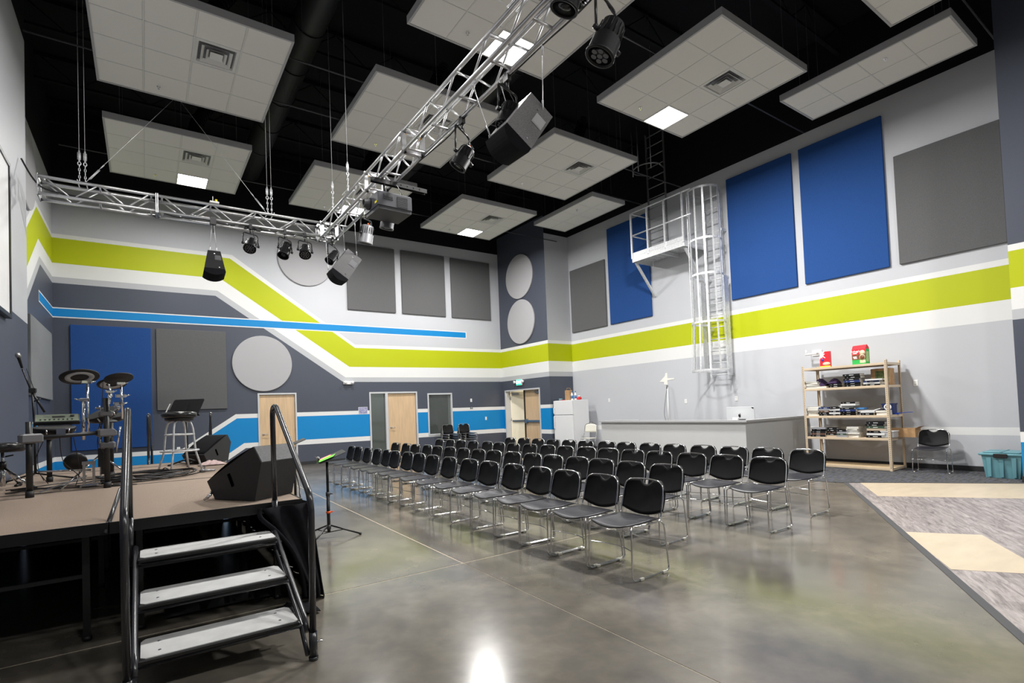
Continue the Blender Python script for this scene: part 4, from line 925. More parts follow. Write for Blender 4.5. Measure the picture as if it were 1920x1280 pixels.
# steps
sp = thing('stage_steps', 'black steel steps with three grey treads and tubular handrails', 'steps', (.36, 3.6, 0))
X0, X1_ = -.075, .79
for y0, y1, z in ((3.36, 3.68, .2), (3.66, 3.99, .4), (3.97, 4.26, .6)):
    mb = MB(); mb.bevbox(X0+.02, X1_-.02, y0, y1, z-.03, z-.004, .006); td = mb.build('tread', m_blk, sp, world=True)
    mb = MB(); P = [(X0+.055, y0+.012), (X1_-.05, y0+.012), (X1_-.028, y0+.035), (X1_-.028, y1-.05), (X1_-.05, y1-.012), (X0+.055, y1-.012), (X0+.032, y1-.05), (X0+.032, y0+.035)]
    mb.prism(P, z-.004, z+.001, 'z'); mb.build('tread_surface', m_tread, td, world=True)
    mb = MB()
    for x in (X0+.12, X1_-.12):
        for y in (y0+.09, y1-.09): mb.cyl((x, y, z), (x, y, z+.003), .008, 8)
    mb.build('tread_bolts', m_steel, td, world=True)
    mb = MB(); mb.cyl((X0, y0+.03, z-.045), (X1_+.01, y0+.03, z-.045), .011, 8); mb.cyl((X0, y1-.06, z-.045), (X1_+.01, y1-.06, z-.045), .011, 8); mb.build('tread_bearer', m_steelblk, sp, world=True)
for x, sg in ((.812, 1), (-.098, -1)):
    rail = rounded([(x, 3.236, .15), (x, 3.20, .90), (x, 3.235, .985), (x, 4.14, 1.545), (x, 4.262, 1.52), (x, 4.262, .80)], .09, 6)
    mb = MB(); mb.tube(rail, .0195, 14); mb.cyl((x, 4.262, .5), (x, 4.262, .82), .022, 12); mb.build('handrail', m_steelblk, sp, world=True)
    mb = MB(); mb.cyl((x, 3.236, .0), (x, 3.236, .165), .0245, 14); mb.cyl((x, 3.236, 0), (x, 3.236, .02), .028, 14); mb.build('foot_sleeve', m_steelblk, sp, world=True)
    mb = MB(); mb.cyl((x+.02*sg, 3.236, .10), (x+.05*sg, 3.236, .10), .006, 8); mb.cyl((x+.05*sg, 3.236-.015, .10), (x+.05*sg, 3.236+.015, .10), .005, 6); mb.build('clamp_bolt', m_chrome, sp, world=True)
    xi = x-.03*sg
    mb = MB(); mb.tube(rounded([(xi, 3.25, .165), (xi, 3.30, .23), (xi, 4.10, .60), (xi, 4.25, .62)], .04, 4), .0165, 12); mb.build('stringer', m_steelblk, sp, world=True)
    mb = MB(); mb.tube(rounded([(xi, 3.25, .03), (xi, 3.36, .12), (xi, 3.40, .16), (xi, 4.18, .50), (xi, 4.26, .52)], .03, 4), .0145, 12); mb.build('stringer', m_steelblk, sp, world=True)
# second handrails at the rear edge of the stage
for x, y, h, lb, two in ((.03, 9.72, 1.57, 'thin black handrail post at the rear stage edge in front of the blue panel', False), (.89, 9.70, 1.56, 'black hooped handrail behind the rear floor monitor', True)):
    mb = MB(); mb.tube(rounded([(x, y, SZ), (x, y, h), (x+.02, y+.10, h+.02), (x+.05, y+.9, h-.55), (x+.05, y+.92, 0)], .07, 5), .019, 10); mb.cyl((x, y, SZ-.2), (x, y, SZ+.1), .021, 10); solo('rear_handrail', mb, m_steelblk, lb, 'handrail', (x, y+.9, 0))
# leaning support between the decks at the left handrail
mb = MB(); mb.tube([(-.235, 4.27, .735), (-.16, 4.62, .98)], .012, 8); solo('brace_strap', mb, m_steelblk, 'short slanting brace at the foot of the left handrail on the deck edge', 'brace', (-.235, 4.27, .74))
# floor monitors
m_bevel_sheen = mat('flecked cabinet paint with painted lamp sheen', (.085, .085, .09), rough=.5, spec=.6, noise=.5, nscale=140, bump=.5, bscale=260)
def wedge(label, origin, ang, sc=1.0):
    t = thing('floor_monitor', label, 'speaker', origin, ang, group='wedge monitors on the stage')
    # local u along the side panel (x), width along y
    W = .40*sc; pr = [(0, 0), (.43, 0), (.507, .30), (.428, .426), (-.086, .146)]; pr = [(a*sc, b*sc) for a, b in pr]
    mb = MB(); mb.prism(pr, 0, W, 'y'); mb.build('cabinet', m_cabinet, t)
    mb = MB()                                             # recessed grille on the slanted face, slightly bulged
    a, b = Vector((pr[4][0], 0, pr[4][1])), Vector((pr[3][0], 0, pr[3][1])); u = (b-a); nv = Vector((-u.z, 0, u.x)).normalized()
    rows = [[a+u*(.03+.94*i/8)+Vector((0, W*(.03+.94*j/6), 0))+nv*(.004+.020*math.sin(PI*i/8)*1.0) for j in range(7)] for i in range(9)]
    mb.sheet(rows, .004); mb.build('grille', m_grille, t)
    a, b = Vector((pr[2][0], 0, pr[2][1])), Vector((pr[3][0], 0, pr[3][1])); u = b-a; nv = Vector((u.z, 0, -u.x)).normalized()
    mb = MB(); mb.sheet([[a+u*(.03+.94*i/2)+Vector((0, W*(.015+.97*j/2), 0))+nv*.002 for j in range(3)] for i in range(3)], .003, False); mb.build('bevel_sheen', m_bevel_sheen, t)  # lighter sheet on the bevel, lamp sheen painted into its grey
    mb = MB(); c = Vector((.18*sc, 0, .16*sc)); d = Vector((-.42, 0, .90)).normalized(); e = Vector((d.z, 0, -d.x))
    q = [c+d*.055*sc*s1+e*.016*sc*s2 for s1, s2 in ((-1, -1), (1, -1), (1, 1), (-1, 1))]
    for yy, dy in ((-.002, 1), (W+.002, -1)):
        mb.add([p+Vector((0, yy, 0)) for p in q]+[p+Vector((0, yy+.001*dy, 0)) for p in q], [(0,1,2,3),(7,6,5,4),(0,4,5,1),(1,5,6,2),(2,6,7,3),(3,7,4,0)])
    mb.build('handle_slot', mat('void black', (.001, .001, .001), rough=.9, spec=0), t)
    mb = MB()
    for x in (.03, .38):
        for y in (.04, W-.04): mb.cyl((x*sc, y, -.004), (x*sc, y, .004), .012, 8)
    mb.build('rubber_feet', m_blackrubber, t)
    return t
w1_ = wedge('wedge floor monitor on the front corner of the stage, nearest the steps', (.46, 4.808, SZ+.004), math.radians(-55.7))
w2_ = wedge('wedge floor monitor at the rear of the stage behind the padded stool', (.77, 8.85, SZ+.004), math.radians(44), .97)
mb = MB(); mb.tube(bez([(1.0, 4.72, 1.05), (1.06, 4.70, 1.0), (1.075, 4.6, .86), (1.055, 4.5, .80), (1.06, 4.42, .62)], 6), .006, 6); solo('speaker_cable', mb, m_blk, 'thin black cable from the front floor monitor over the stage edge', 'cable', (1.0, 4.72, SZ))
mb = MB(); mb.cyl((.40, 4.80, SZ+.02), (.45, 4.84, SZ+.07), .012, 8); mb.cyl((.38, 4.79, SZ+.012), (.43, 4.77, SZ+.05), .009, 8); solo('cable_plug', mb, m_chrome, 'silver plug at the low tip of the front floor monitor', 'plug', (.40, 4.80, SZ))
# ------------------------------------------------------------------ stool with round black pad
t = thing('bar_stool', 'padded round bar stool with silver legs, middle of the stage', 'stool', (.366, 7.92, SZ))
mb = MB(); mb.lathe([(0, .70), (.185, .70), (.20, .71), (.205, .735), (.20, .76), (.17, .775), (0, .78)], n=32); mb.build('seat_pad', m_vinyl, t)
mb = MB(); mb.lathe([(0, .655), (.16, .66), (.17, .70), (0, .70)], n=28); mb.build('seat_ring', m_blk, t)
for k in range(4):
    a = PI/4+k*PI/2+.35; u = Vector((math.cos(a), math.sin(a), 0)); mb = MB()
    mb.tube(rounded([u*.08+Vector((0, 0, .655)), u*.135+Vector((0, 0, .64)), u*.165+Vector((0, 0, .55)), u*.19+Vector((0, 0, .26)), u*.27+Vector((0, 0, .0))], .06, 5), .0125, 10); mb.build('leg', m_galv, t)
for rr, z in ((.165, .48), (.215, .27)):
    mb = MB(); mb.tube([(rr*math.cos(2*PI*k/32), rr*math.sin(2*PI*k/32), z) for k in range(32)], .011, 8, closed=True); mb.build('foot_ring', m_galv, t)
# ------------------------------------------------------------------ music stands
def tripod(mb_add, t, h0, R_, n, rot, m, r=.009):
    for k in range(n):
        a = rot+2*PI*k/n; u = Vector((math.cos(a), math.sin(a), 0)); mb = MB(); mb.cyl(Vector((0, 0, h0)), u*R_+Vector((0, 0, .012)), r, 8); mb.cyl(u*(R_-.02)+Vector((0, 0, .014)), u*(R_+.015)+Vector((0, 0, .006)), r*1.5, 8)
        mb.cyl(Vector((0, 0, .03)), u*R_*.5+Vector((0, 0, h0*.5)), r*.6, 6); mb.build('leg', m, t)
t = thing('music_stand', 'black music stand with its tray up, behind the padded stool', 'music stand', (.50, 8.85, SZ))
mb = MB(); mb.cyl((0, 0, .02), (0, 0, .80), .018, 10); mb.build('pole', m_blk, t)
tripod(None, t, .10, .26, 3, .5, m_blk, .012)
T = Matrix.Translation((.0, 0, .86)) @ Matrix.Rotation(math.radians(-38), 4, 'Z') @ Matrix.Rotation(math.radians(-36), 4, 'X')
mb = MB(); mb.prism([(-.235, -.13), (.235, -.13), (.235, .12), (.22, .14), (-.22, .14), (-.235, .12)], -.003, .003, 'y', T); mb.box(-.235, .235, -.0, .045, -.135, -.13, T); mb.build('tray', m_blkm, t)
mb = MB(); mb.box(-.03, .03, -.02, -.003, -.12, .05, T); mb.cyl((0, 0, .78), T @ Vector((0, .02, -.04)), .012, 8); mb.build('tray_bracket', m_blkm, t)
mb = MB(); mb.box(-.26, -.245, -.03, -.026, -.13, .05, T); mb.build('paper_edge', m_paper, t)
t = thing('music_stand', 'black tripod music stand with coloured papers, on the floor beside the stage', 'music stand', (1.80, 6.305, 0))
mb = MB(); mb.cyl((0, 0, .06), (0, 0, .52), .020, 12); mb.cyl((0, 0, .50), (0, 0, .90), .0155, 12); mb.build('pole', m_blk, t)
mb = MB(); mb.cyl((0, 0, .49), (0, 0, .54), .025, 12); mb.cyl((0, 0, .10), (0, 0, .15), .026, 12); mb.cyl((.02, 0, .515), (.05, -.02, .515), .008, 8); mb.build('collar', m_projd, t)
mb = MB(); mb.lathe([(.0215, .285), (.027, .286), (.027, .31), (.0215, .311)], n=14); mb.cyl((.02, -.01, .30), (.06, -.03, .305), .006, 6); mb.build('tape_band', m_orange, t)
for k, a in enumerate((-.35, 2.2, 3.9)):
    u = Vector((math.cos(a), math.sin(a), 0)); mb = MB(); mb.cyl(Vector((0, 0, .15)), u*.36+Vector((0, 0, .012)), .010, 8); mb.cyl(u*.35+Vector((0, 0, .014)), u*.375+Vector((0, 0, .008)), .015, 8); mb.cyl(Vector((0, 0, .06)), u*.18+Vector((0, 0, .082)), .006, 6); mb.build('leg', m_blk, t)
def tray_basis(c): u = Vector((-.2, -.98, 0)).normalized(); v = Vector((.91, -.186, .37)).normalized(); return basis(c, u, v.cross(u), v)
T = tray_basis((.03, -.02, .955))
mb = MB(); mb.prism([(-.24, -.14), (.24, -.14), (.24, .15), (.21, .18), (-.21, .18), (-.24, .15)], -.003, .003, 'y', T); mb.box(-.24, .24, -.06, .0, -.146, -.14, T); mb.build('tray', m_blk, t)
Tt = T
def on_tray(x0, x1, z0, z1, rot, m, label, dy):
    T2 = Tt @ Matrix.Translation(((x0+x1)/2, dy, (z0+z1)/2)) @ Matrix.Rotation(rot, 4, 'Y'); a, b = (x1-x0)/2, (z1-z0)/2
    mb = MB(); mb.box(-a, a, -.0015, 0, -b, b, T2)
    return T2, mb, a, b
wt = Vector((1.80, 6.305, 0))
for x0, x1, z0, z1, rot, m, label, dy in ((-.19, -.03, -.12, .02, .3, m_pink, 'pink sheet of paper on the music stand tray beside the stage', -.008), (-.08, .06, -.13, .02, -.2, m_yellow, 'small yellow sheet between the pink and green ones on the music stand', -.011), (.02, .22, -.15, .05, .25, m_green, 'bright green sheet hanging over the music stand tray', -.014)):
    T2, mb, a, b = on_tray(x0, x1, z0, z1, rot, m, label, dy); mb.v = [tuple(Vector(p)+wt) for p in mb.v]
    solo('paper_sheet', mb, m, label, 'paper', tuple(T2.translation+wt))
def microphone(label, p, q, r=.024, hold=.0):
    p = Vector(p); q = Vector(q); d = (q-p).normalized(); t = thing('microphone', label, 'microphone', tuple(p))
    z = Vector((0, 0, 0)); Tm = basis(z, d.orthogonal().normalized(), d.cross(d.orthogonal().normalized()), d)
    L_ = (q-p).length
    mb = MB(); mb.lathe([(0, 0), (.011, 0), (.017, L_-.055), (.02, L_-.05)], n=14, T=Tm); mb.build('handle', m_blk if hold == 0 else m_gtube, t)
    mb = MB(); mb.lathe([(.017, L_-.05), (r*.95, L_-.04), (r, L_-.02), (r*.85, L_), (r*.4, L_+.012), (0, L_+.014)], n=16, T=Tm); mb.build('grille_ball', m_steel if hold == 0 else m_gtube, t)
    return t
microphone('microphone lying in the tray of the music stand beside the stage', (1.712, 6.33, .932), (1.742, 6.49, .934))
t = thing('music_stand', 'music stand whose tray shows right of the tall handrail, behind the front monitor', 'music stand', (1.36, 6.0, 0))
mb = MB(); mb.cyl((0, 0, .05), (0, 0, 1.12), .014, 10); mb.build('pole', m_blk, t); tripod(None, t, .13, .22, 3, .6, m_blk)
T = tray_basis((-.03, 0, 1.15))
mb = MB(); mb.box(-.24, .24, -.003, .003, -.15, .15, T); mb.box(-.24, .24, -.05, -.003, -.155, -.149, T); mb.build('tray', m_blk, t)
microphone('microphone lying on the stage carpet in front of the stool', (.72, 7.42, SZ+.022), (.56, 7.46, SZ+.024), .022, 1)
mb = MB(); rows = [[(.62+.34*j/12, 8.45+.26*i/8, SZ+.012+.07*abs(math.sin(j*1.1+i*2.3))*math.sin(PI*j/12)*math.sin(PI*i/8)) for j in range(13)] for i in range(9)]
mb.sheet(rows, .004); solo('crumpled_cloth', mb, m_pinkcloth, 'crumpled pale pink cloth on the stage behind the stool', 'cloth', (.8, 8.58, SZ))
mb = MB()
for q in range(7):
    c0 = (.02+.10*math.sin(q*2.1), 7.25+.16*math.cos(q*1.3)); P = [(c0[0]+(.28+.03*q)*math.cos(k*.55+q), c0[1]+(.15+.025*q)*math.sin(k*.55+q), SZ+.012+.009*q+.010*math.sin(k*1.7)) for k in range(12)]
    mb.tube(bez(P, 4), .009, 5)
P = [(-.30, 6.9, SZ+.01), (.1, 7.0, SZ+.01), (.5, 7.35, SZ+.01), (.62, 7.8, SZ+.01), (.7, 8.5, SZ+.01)]; mb.tube(bez(P, 6), .0065, 5)
mb.tube(bez([(.13, 7.5, SZ+.01), (.16, 7.5, SZ+.07), (.2, 7.5, SZ+.09), (.28, 7.48, SZ+.01)], 5), .0065, 5)
solo('cable_heap', mb, m_blk, 'tangled black cables on the stage in front of the stool', 'cable', (.1, 7.3, SZ))
mb = MB(); mb.bevbox(-.42, -.16, 7.1, 7.35, SZ, SZ+.055, .008); solo('stage_box', mb, m_blk, 'flat black stage box on the carpet right of the drum rack', 'box', (-.29, 7.22, SZ))
mb = MB()
for q in range(5):
    P = [(-1.15+.18*k+.05*math.sin(q*3+k), 6.9+.25*math.sin(k*.8+q*1.3)+.1*q, SZ+.010+.004*q) for k in range(7)]; mb.tube(bez(P, 4), .006, 5)
solo('cable_heap', mb, m_blk, 'thin black cables on the stage under the drum kit', 'cable', (-.9, 7.0, SZ))
# ------------------------------------------------------------------ electronic drum kit
dk = thing('electronic_drum_kit', 'electronic drum kit on a black tube rack with round pads', 'drum kit', (-.7, 7.1, SZ))
def dz(p): return Vector(p)
posts = {'fl': (-.90, 6.40), 'fr': (-.335, 6.66), 'bl': (-.945, 7.98), 'br': (-.36, 8.02)}
def pp(mb, name, m): return mb.build(name, m, dk, world=True)
for k, (x, y) in posts.items():
    top = {'fl': 1.50, 'fr': 1.72, 'bl': 1.42, 'br': 1.55}[k]
    mb = MB(); mb.cyl((x, y, SZ+.02), (x, y, top), .026, 14); q = pp(mb, 'rack_post', m_blk)
    mb = MB(); mb.cyl((x, y, SZ), (x, y, SZ+.06), .033, 14); q2 = mb.build('rubber_foot', m_blackrubber, q, world=True)
def clampb(x, y, z, rz=0, s_=1.0):
    T = Matrix.Translation((x, y, z)) @ Matrix.Rotation(rz, 4, 'Z'); mb = MB(); mb.bevbox(-.075*s_, .06*s_, -.04*s_, .04*s_, -.035*s_, .035*s_, .014, T); pp(mb, 'rack_clamp', m_clampg)
mb = MB(); mb.cyl((-.90, 6.40, 1.345), (-.335, 6.66, 1.37), .020, 12); pp(mb, 'cross_bar', m_blk)
mb = MB(); mb.cyl((-.90, 6.40, 1.30), (-.945, 7.98, 1.34), .020, 12); pp(mb, 'cross_bar', m_blk)
mb = MB(); mb.cyl((-.335, 6.66, 1.28), (-.36, 8.02, 1.34), .020, 12); pp(mb, 'cross_bar', m_blk)
clampb(-.88, 6.40, 1.345, .4, 1.25); clampb(-.335, 6.66, 1.365, .4, 1.15); clampb(-.32, 6.67, 1.235, 0, 1.0); clampb(-.335, 6.67, 1.56, .2, .9); clampb(-.36, 8.0, 1.34, .2); clampb(-.94, 7.96, 1.33, .2)
# cymbal pads on chrome posts
def pad(c, r, tilt, m1, name, n=40, dz_=.016):
    T = Matrix.Rotation(tilt[0], 4, 'X') @ Matrix.Rotation(tilt[1], 4, 'Y'); mb = MB(); mb.lathe([(0, -.006), (r*.98, -.012), (r, -.004), (r, 0), (r*.9, .006), (r*.3, .014), (r*.12, .03), (0, .032)], c, n, T); return pp(mb, name, m1)
cp = pad((-.57, 6.95, 1.965), .172, (-.38, -.12), m_blackrubber, 'crash_cymbal_pad')
T = Matrix.Rotation(-.38, 4, 'X') @ Matrix.Rotation(-.12, 4, 'Y'); mb = MB(); mb.lathe([(.078, -.0135), (.125, -.0135), (.125, -.0105), (.078, -.0105), (.078, -.0135)], (-.57, 6.95, 1.965), 40, T); mb.build('underside_ring', m_pad, cp, world=True)
cp = pad((-.33, 7.75, 1.94), .15, (-.38, -.1), m_blackrubber, 'crash_cymbal_pad'); mb = MB(); mb.lathe([(.06, -.0135), (.12, -.0135), (.12, -.0105), (.06, -.0105), (.06, -.0135)], (-.33, 7.75, 1.94), 36, Matrix.Rotation(-.38, 4, 'X') @ Matrix.Rotation(-.1, 4, 'Y')); mb.build('underside_ring', m_pad, cp, world=True)
pad((-.225, 6.62, 1.925), .128, (-.36, -.16), m_blackrubber, 'ride_cymbal_pad')
pad((-.40, 7.2, 1.50), .14, (.10, .12), m_blackrubber, 'hi_hat_pad')
for p, q, r in (((-.525, 6.70, 1.30), (-.525, 6.72, 1.72), .014), ((-.49, 6.74, 1.36), (-.50, 6.86, 1.91), .011), ((-.20, 6.62, 1.50), (-.205, 6.60, 1.88), .011), ((-.32, 6.70, 1.66), (-.30, 6.72, 1.80), .018), ((-.29, 6.72, 1.74), (-.33, 6.9, 1.92), .009), ((-.42, 7.2, .90), (-.42, 7.2, 1.66), .008), ((-.22, 6.64, 1.42), (-.26, 6.70, 1.16), .009)):
    mb = MB(); mb.cyl(p, q, r, 10); pp(mb, 'chrome_post', m_chrome)
def knob(c, a=0, s_=1):
    T = Matrix.Translation(c) @ Matrix.Rotation(a, 4, 'Z'); mb = MB(); mb.bevbox(-.045*s_, .03*s_, -.016*s_, .016*s_, -.014*s_, .014*s_, .005, T); mb.cyl(T @ Vector((.03*s_, 0, 0)), T @ Vector((.06*s_, .02*s_, .01)), .006*s_, 6); pp(mb, 'wing_clamp', m_chrome)
for c, a, s_ in (((-.50, 6.86, 1.90), .3, 1.2), ((-.20, 6.60, 1.87), .2, 1), ((-.525, 6.72, 1.71), 3.0, 1.1), ((-.20, 6.62, 1.74), .2, 1.2), ((-.30, 6.71, 1.79), .3, 1), ((-.22, 6.65, 1.66), .3, 1.2), ((-.42, 7.2, 1.63), .2, .9), ((-.24, 6.68, 1.62), 1.2, 1)): knob(c, a, s_)
# module and snare / tom pads
T = Matrix.Translation((-.74, 6.90, 1.515)) @ Matrix.Rotation(.12, 4, 'Z') @ Matrix.Rotation(.34, 4, 'X')
mb = MB(); mb.bevbox(-.19, .17, -.11, .12, -.02, .02, .006, T); q = pp(mb, 'sound_module', m_blk)
mb = MB(); mb.box(-.18, .16, -.10, .11, .0202, .0225, T); q2 = mb.build('module_face', m_module, q, world=True)
mb = MB()
for k in range(8): mb.cyl(T @ Vector((-.14+.035*k, -.06, .0225)), T @ Vector((-.14+.035*k, -.06, .030)), .008, 8)
mb.box(-.05, .05, .0, .06, .0225, .024, T); mb.cyl(T @ Vector((.11, .04, .0225)), T @ Vector((.11, .04, .034)), .018, 12); mb.build('module_controls', m_blk, q, world=True)
def drum(c, r, h, rx, ry, name):
    T = Matrix.Rotation(rx, 4, 'X') @ Matrix.Rotation(ry, 4, 'Y'); mb = MB(); mb.lathe([(0, -h*.5), (r*.6, -h*.5), (r*.95, -h*.1), (r*.97, h*.4), (r*.97, h*.45)], c, 32, T); q = pp(mb, name, m_blk)
    mb = MB(); mb.lathe([(r*.96, h*.25), (r*1.04, h*.25), (r*1.04, h*.5), (r*.94, h*.52)], c, 32, T); mb.build('hoop', m_blackrubber, q, world=True)
    mb = MB(); mb.lathe([(r*.94, h*.47), (0, h*.48)], c, 32, T); mb.build('drum_head', m_pad, q, world=True)
    mb = MB()
    for k in range(6):
        a = 2*PI*k/6+.3; v0 = T @ Vector((r*1.03*math.cos(a), r*1.03*math.sin(a), h*.42)); v1 = T @ Vector((r*1.0*math.cos(a), r*1.0*math.sin(a), -h*.1)); mb.cyl(Vector(c)+v0, Vector(c)+v1, .008, 6)
    mb.build('tension_rods', m_chrome, q, world=True)
drum((-.75, 6.66, 1.40), .165, .085, .10, .02, 'snare_pad'); drum((-.37, 6.93, 1.54), .145, .085, .30, -.42, 'tom_pad'); drum((-.30, 7.6, 1.52), .13, .07, .2, -.2, 'tom_pad')
mb = MB(); mb.box(-.715, -.645, 6.488, 6.494, 1.36, 1.425); mb.build('badge_plate', m_chrome, dk, world=True)
# kick tower, pedals
T = Matrix.Translation((-.50, 6.88, SZ)); mb = MB(); mb.bevbox(-.075, .075, -.06, .06, 0, .03, .006, T); mb.box(-.05, -.03, -.03, .03, .03, .26, T); mb.box(.03, .05, -.03, .03, .03, .26, T); mb.box(-.055, .055, -.035, .035, .24, .27, T); pp(mb, 'pedal_tower', m_steel)
mb = MB(); mb.sheet([[(-.86+.34*i/5, 6.62+.24*i/5+.05*j, SZ+.02+.10*i/5) for j in range(2)] for i in range(6)], .012); pp(mb, 'pedal_board', m_clampg)
for p, q in (((-.42, 7.2, 1.12), (-.72, 6.75, .81)), ((-.42, 7.2, 1.12), (-.08, 7.0, .81)), ((-.42, 7.2, 1.12), (-.45, 7.7, .81)), ((-.90, 6.9, 1.0), (-.48, 6.88, .98))):
    mb = MB(); mb.cyl(p, q, .009, 8); pp(mb, 'stand_leg', m_chrome)
mb = MB(); mb.lathe([(0, -.02), (.11, -.02), (.12, 0), (.115, .03), (0, .03)], (-.72, 8.15, 1.0), 28, Matrix.Rotation(-1.2, 4, 'X')); pp(mb, 'kick_pad', m_blk)
mb = MB(); mb.box(-.425, -.36, 6.9, 7.0, 1.0, 1.2); mb.box(-.40, -.34, 6.92, 6.98, .92, 1.0); pp(mb, 'power_supply', m_blk)
for k, P in enumerate(([(-.72, 6.75, 1.36), (-.70, 6.8, 1.1), (-.60, 6.9, .95), (-.55, 7.1, .82)], [(-.62, 6.8, 1.36), (-.58, 6.9, 1.0), (-.62, 7.0, .82)], [(-.40, 6.9, 1.5), (-.43, 6.95, 1.25), (-.40, 7.0, 1.1)], [(-.36, 6.75, 1.5), (-.42, 6.85, 1.3), (-.38, 6.9, 1.15)], [(-.37, 6.9, 1.9), (-.39, 7.0, 1.6), (-.40, 7.0, 1.2)], [(-.90, 7.2, 1.3), (-.98, 7.3, 1.05), (-.9, 7.5, .82)])):
    mb = MB(); mb.tube(bez(P, 6), .004, 5); pp(mb, 'pad_cable', m_blk)
# throne
t = thing('drum_throne', 'round black drum throne at the left edge behind the drum rack', 'stool', (-1.255, 7.42, SZ))
mb = MB(); mb.lathe([(0, .40), (.17, .40), (.185, .42), (.185, .475), (.17, .495), (0, .50)], n=32); mb.build('seat_pad', m_vinyl, t)
mb = MB(); mb.cyl((0, 0, .04), (0, 0, .26), .022, 12); mb.cyl((0, 0, .24), (0, 0, .40), .014, 10); mb.build('pole', m_chrome, t)
mb = MB(); mb.cyl((0, 0, .22), (0, 0, .30), .032, 12); mb.cyl((.02, 0, .35), (.08, .03, .36), .008, 6); mb.build('collar', m_blk, t)
for k in range(3):
    a = -.75+2*PI*k/3; u = Vector((math.cos(a), math.sin(a), 0)); mb = MB(); mb.cyl(Vector((0, 0, .24)), u*.17+Vector((0, 0, .14)), .011, 8); mb.cyl(u*.02+Vector((0, 0, .24)), u*(.33 if k else .36)*(.5 if k == 2 else 1)+Vector((0, 0, .03)), .011, 8); mb.build('leg', m_chrome, t)
    mb = MB(); e = u*(.33 if k else .36)*(.5 if k == 2 else 1); mb.cyl(e+Vector((0, 0, .036)), e*1.12+Vector((0, 0, .016)), .02, 8); mb.build('rubber_foot', m_blackrubber, t)
# boom microphone stand
t = thing('microphone_stand', 'black boom microphone stand behind the drum rack', 'microphone stand', (-1.08, 8.05, SZ))
mb = MB(); mb.cyl((0, 0, .10), (0, 0, .62), .014, 10); mb.cyl((0, 0, .60), (-.02, 0, 1.08), .011, 10); mb.build('pole', m_blk, t)
mb = MB(); mb.cyl((.09, 0, .82), (-.03, 0, 1.08), .012, 8); mb.cyl((-.03, 0, 1.08), (-.105, 0, 1.33), .008, 8); mb.build('boom_arm', m_blk, t)
mb = MB(); mb.cyl((0, -.02, .60), (0, .02, .60), .02, 8); mb.bevbox(-.05, .02, -.02, .02, 1.05, 1.11, .008); mb.cyl((.0, -.03, .95), (.06, -.03, .98), .008, 6); mb.build('clutch', m_blk, t)
mb = MB(); mb.cyl((.0, 0, .545), (0, 0, .57), .017, 10); mb.build('tape_band', mat('red tape', (.8, .08, .02), rough=.5), t)
for a in (.15, 2.6, 4.4):
    u = Vector((math.cos(a), math.sin(a), 0)); mb = MB(); mb.cyl(Vector((0, 0, .11)), u*.36+Vector((0, 0, .015)), .010, 8); mb.cyl(u*.33+Vector((0, 0, .018)), u*.38+Vector((0, 0, .013)), .016, 8); mb.build('leg', m_blk, t)
microphone('silver topped microphone at the tip of the boom stand', (-1.185, 8.05, 2.14), (-1.225, 8.05, 2.31), .028)
mb = MB(); mb.tube(bez([(-1.15, 8.06, 2.14), (-1.07, 8.07, 1.8), (-1.05, 8.06, 1.4), (-1.06, 8.07, 1.0), (-1.0, 8.0, .82)], 6), .004, 5); solo('microphone_cable', mb, m_blk, 'cable wrapped down the boom microphone stand', 'cable', (-1.08, 8.06, SZ))
# ------------------------------------------------------------------ desk wall (tech booth)
t = thing('booth_desk', 'long light grey half wall desk with a laminate cap behind the chairs', 'desk', (9.9, 5.8, 0))
FX = 9.93
mb = MB(); mb.box(FX, FX+.12, 5.80, 9.74, .006, 1.005); mb.build('front_wall', m_desk, t, world=True)
mb = MB(); mb.box(FX+.12, XR-.003, 5.80, 5.92, .006, 1.005); mb.build('side_wall', m_desk, t, world=True)
mb = MB(); mb.prism([(FX-.05, 5.75), (XR-.003, 5.75), (XR-.003, 5.98), (FX+.18, 5.98), (FX+.18, 9.78), (FX-.05, 9.78)], 1.005, 1.045, 'z'); mb.build('cap', m_cap, t, world=True)
mb = MB(); mb.box(FX+.12, 11.5, 5.93, 9.6, .72, .75); mb.box(11.40, 11.45, 5.93, 5.97, .006, .72); mb.box(11.40, 11.45, 9.5, 9.54, .006, .72); mb.build('worktop', m_cap, t, world=True)
mb = MB(); mb.box(FX-.01, FX, 5.80, 9.74, .006, .10); mb.build('base_strip', m_base, t, world=True)
# desktop computer seen from behind
t = thing('desktop_computer', 'silver all-in-one computer seen from behind, on the desk', 'computer', (11.0, 6.53, .75))
mb = MB(); mb.bevbox(-.012, .008, -.325, .325, .10, .55, .006); mb.sheet([[(-.012-.022*math.sin(PI*i/10)**1.5*math.sin(PI*j/10)**1.5, -.31+.62*j/10, .115+.42*i/10) for j in range(11)] for i in range(11)], 0); mb.build('rear_shell', m_imac, t)
mb = MB(); mb.box(.008, .012, -.31, .31, .15, .54); mb.build('screen', m_lens, t)
mb = MB(); mb.sheet([[(-.14, -.09, .004), (-.14, .09, .004)], [(-.02, -.09, .006), (-.02, .09, .006)], [(.02, -.085, .02), (.02, .085, .02)], [(-.03, -.08, .22), (-.03, .08, .22)]], .008); mb.build('foot', m_imac, t)
pts = [(.0, -.05), (.014, -.055), (.03, -.045), (.043, -.02), (.046, .0), (.038, .012), (.034, .024), (.037, .036), (.044, .043), (.034, .055), (.02, .058), (.004, .052), (-.008, .052), (-.022, .058), (-.037, .052), (-.046, .035), (-.048, .012), (-.041, -.015), (-.028, -.043), (-.014, -.055)]
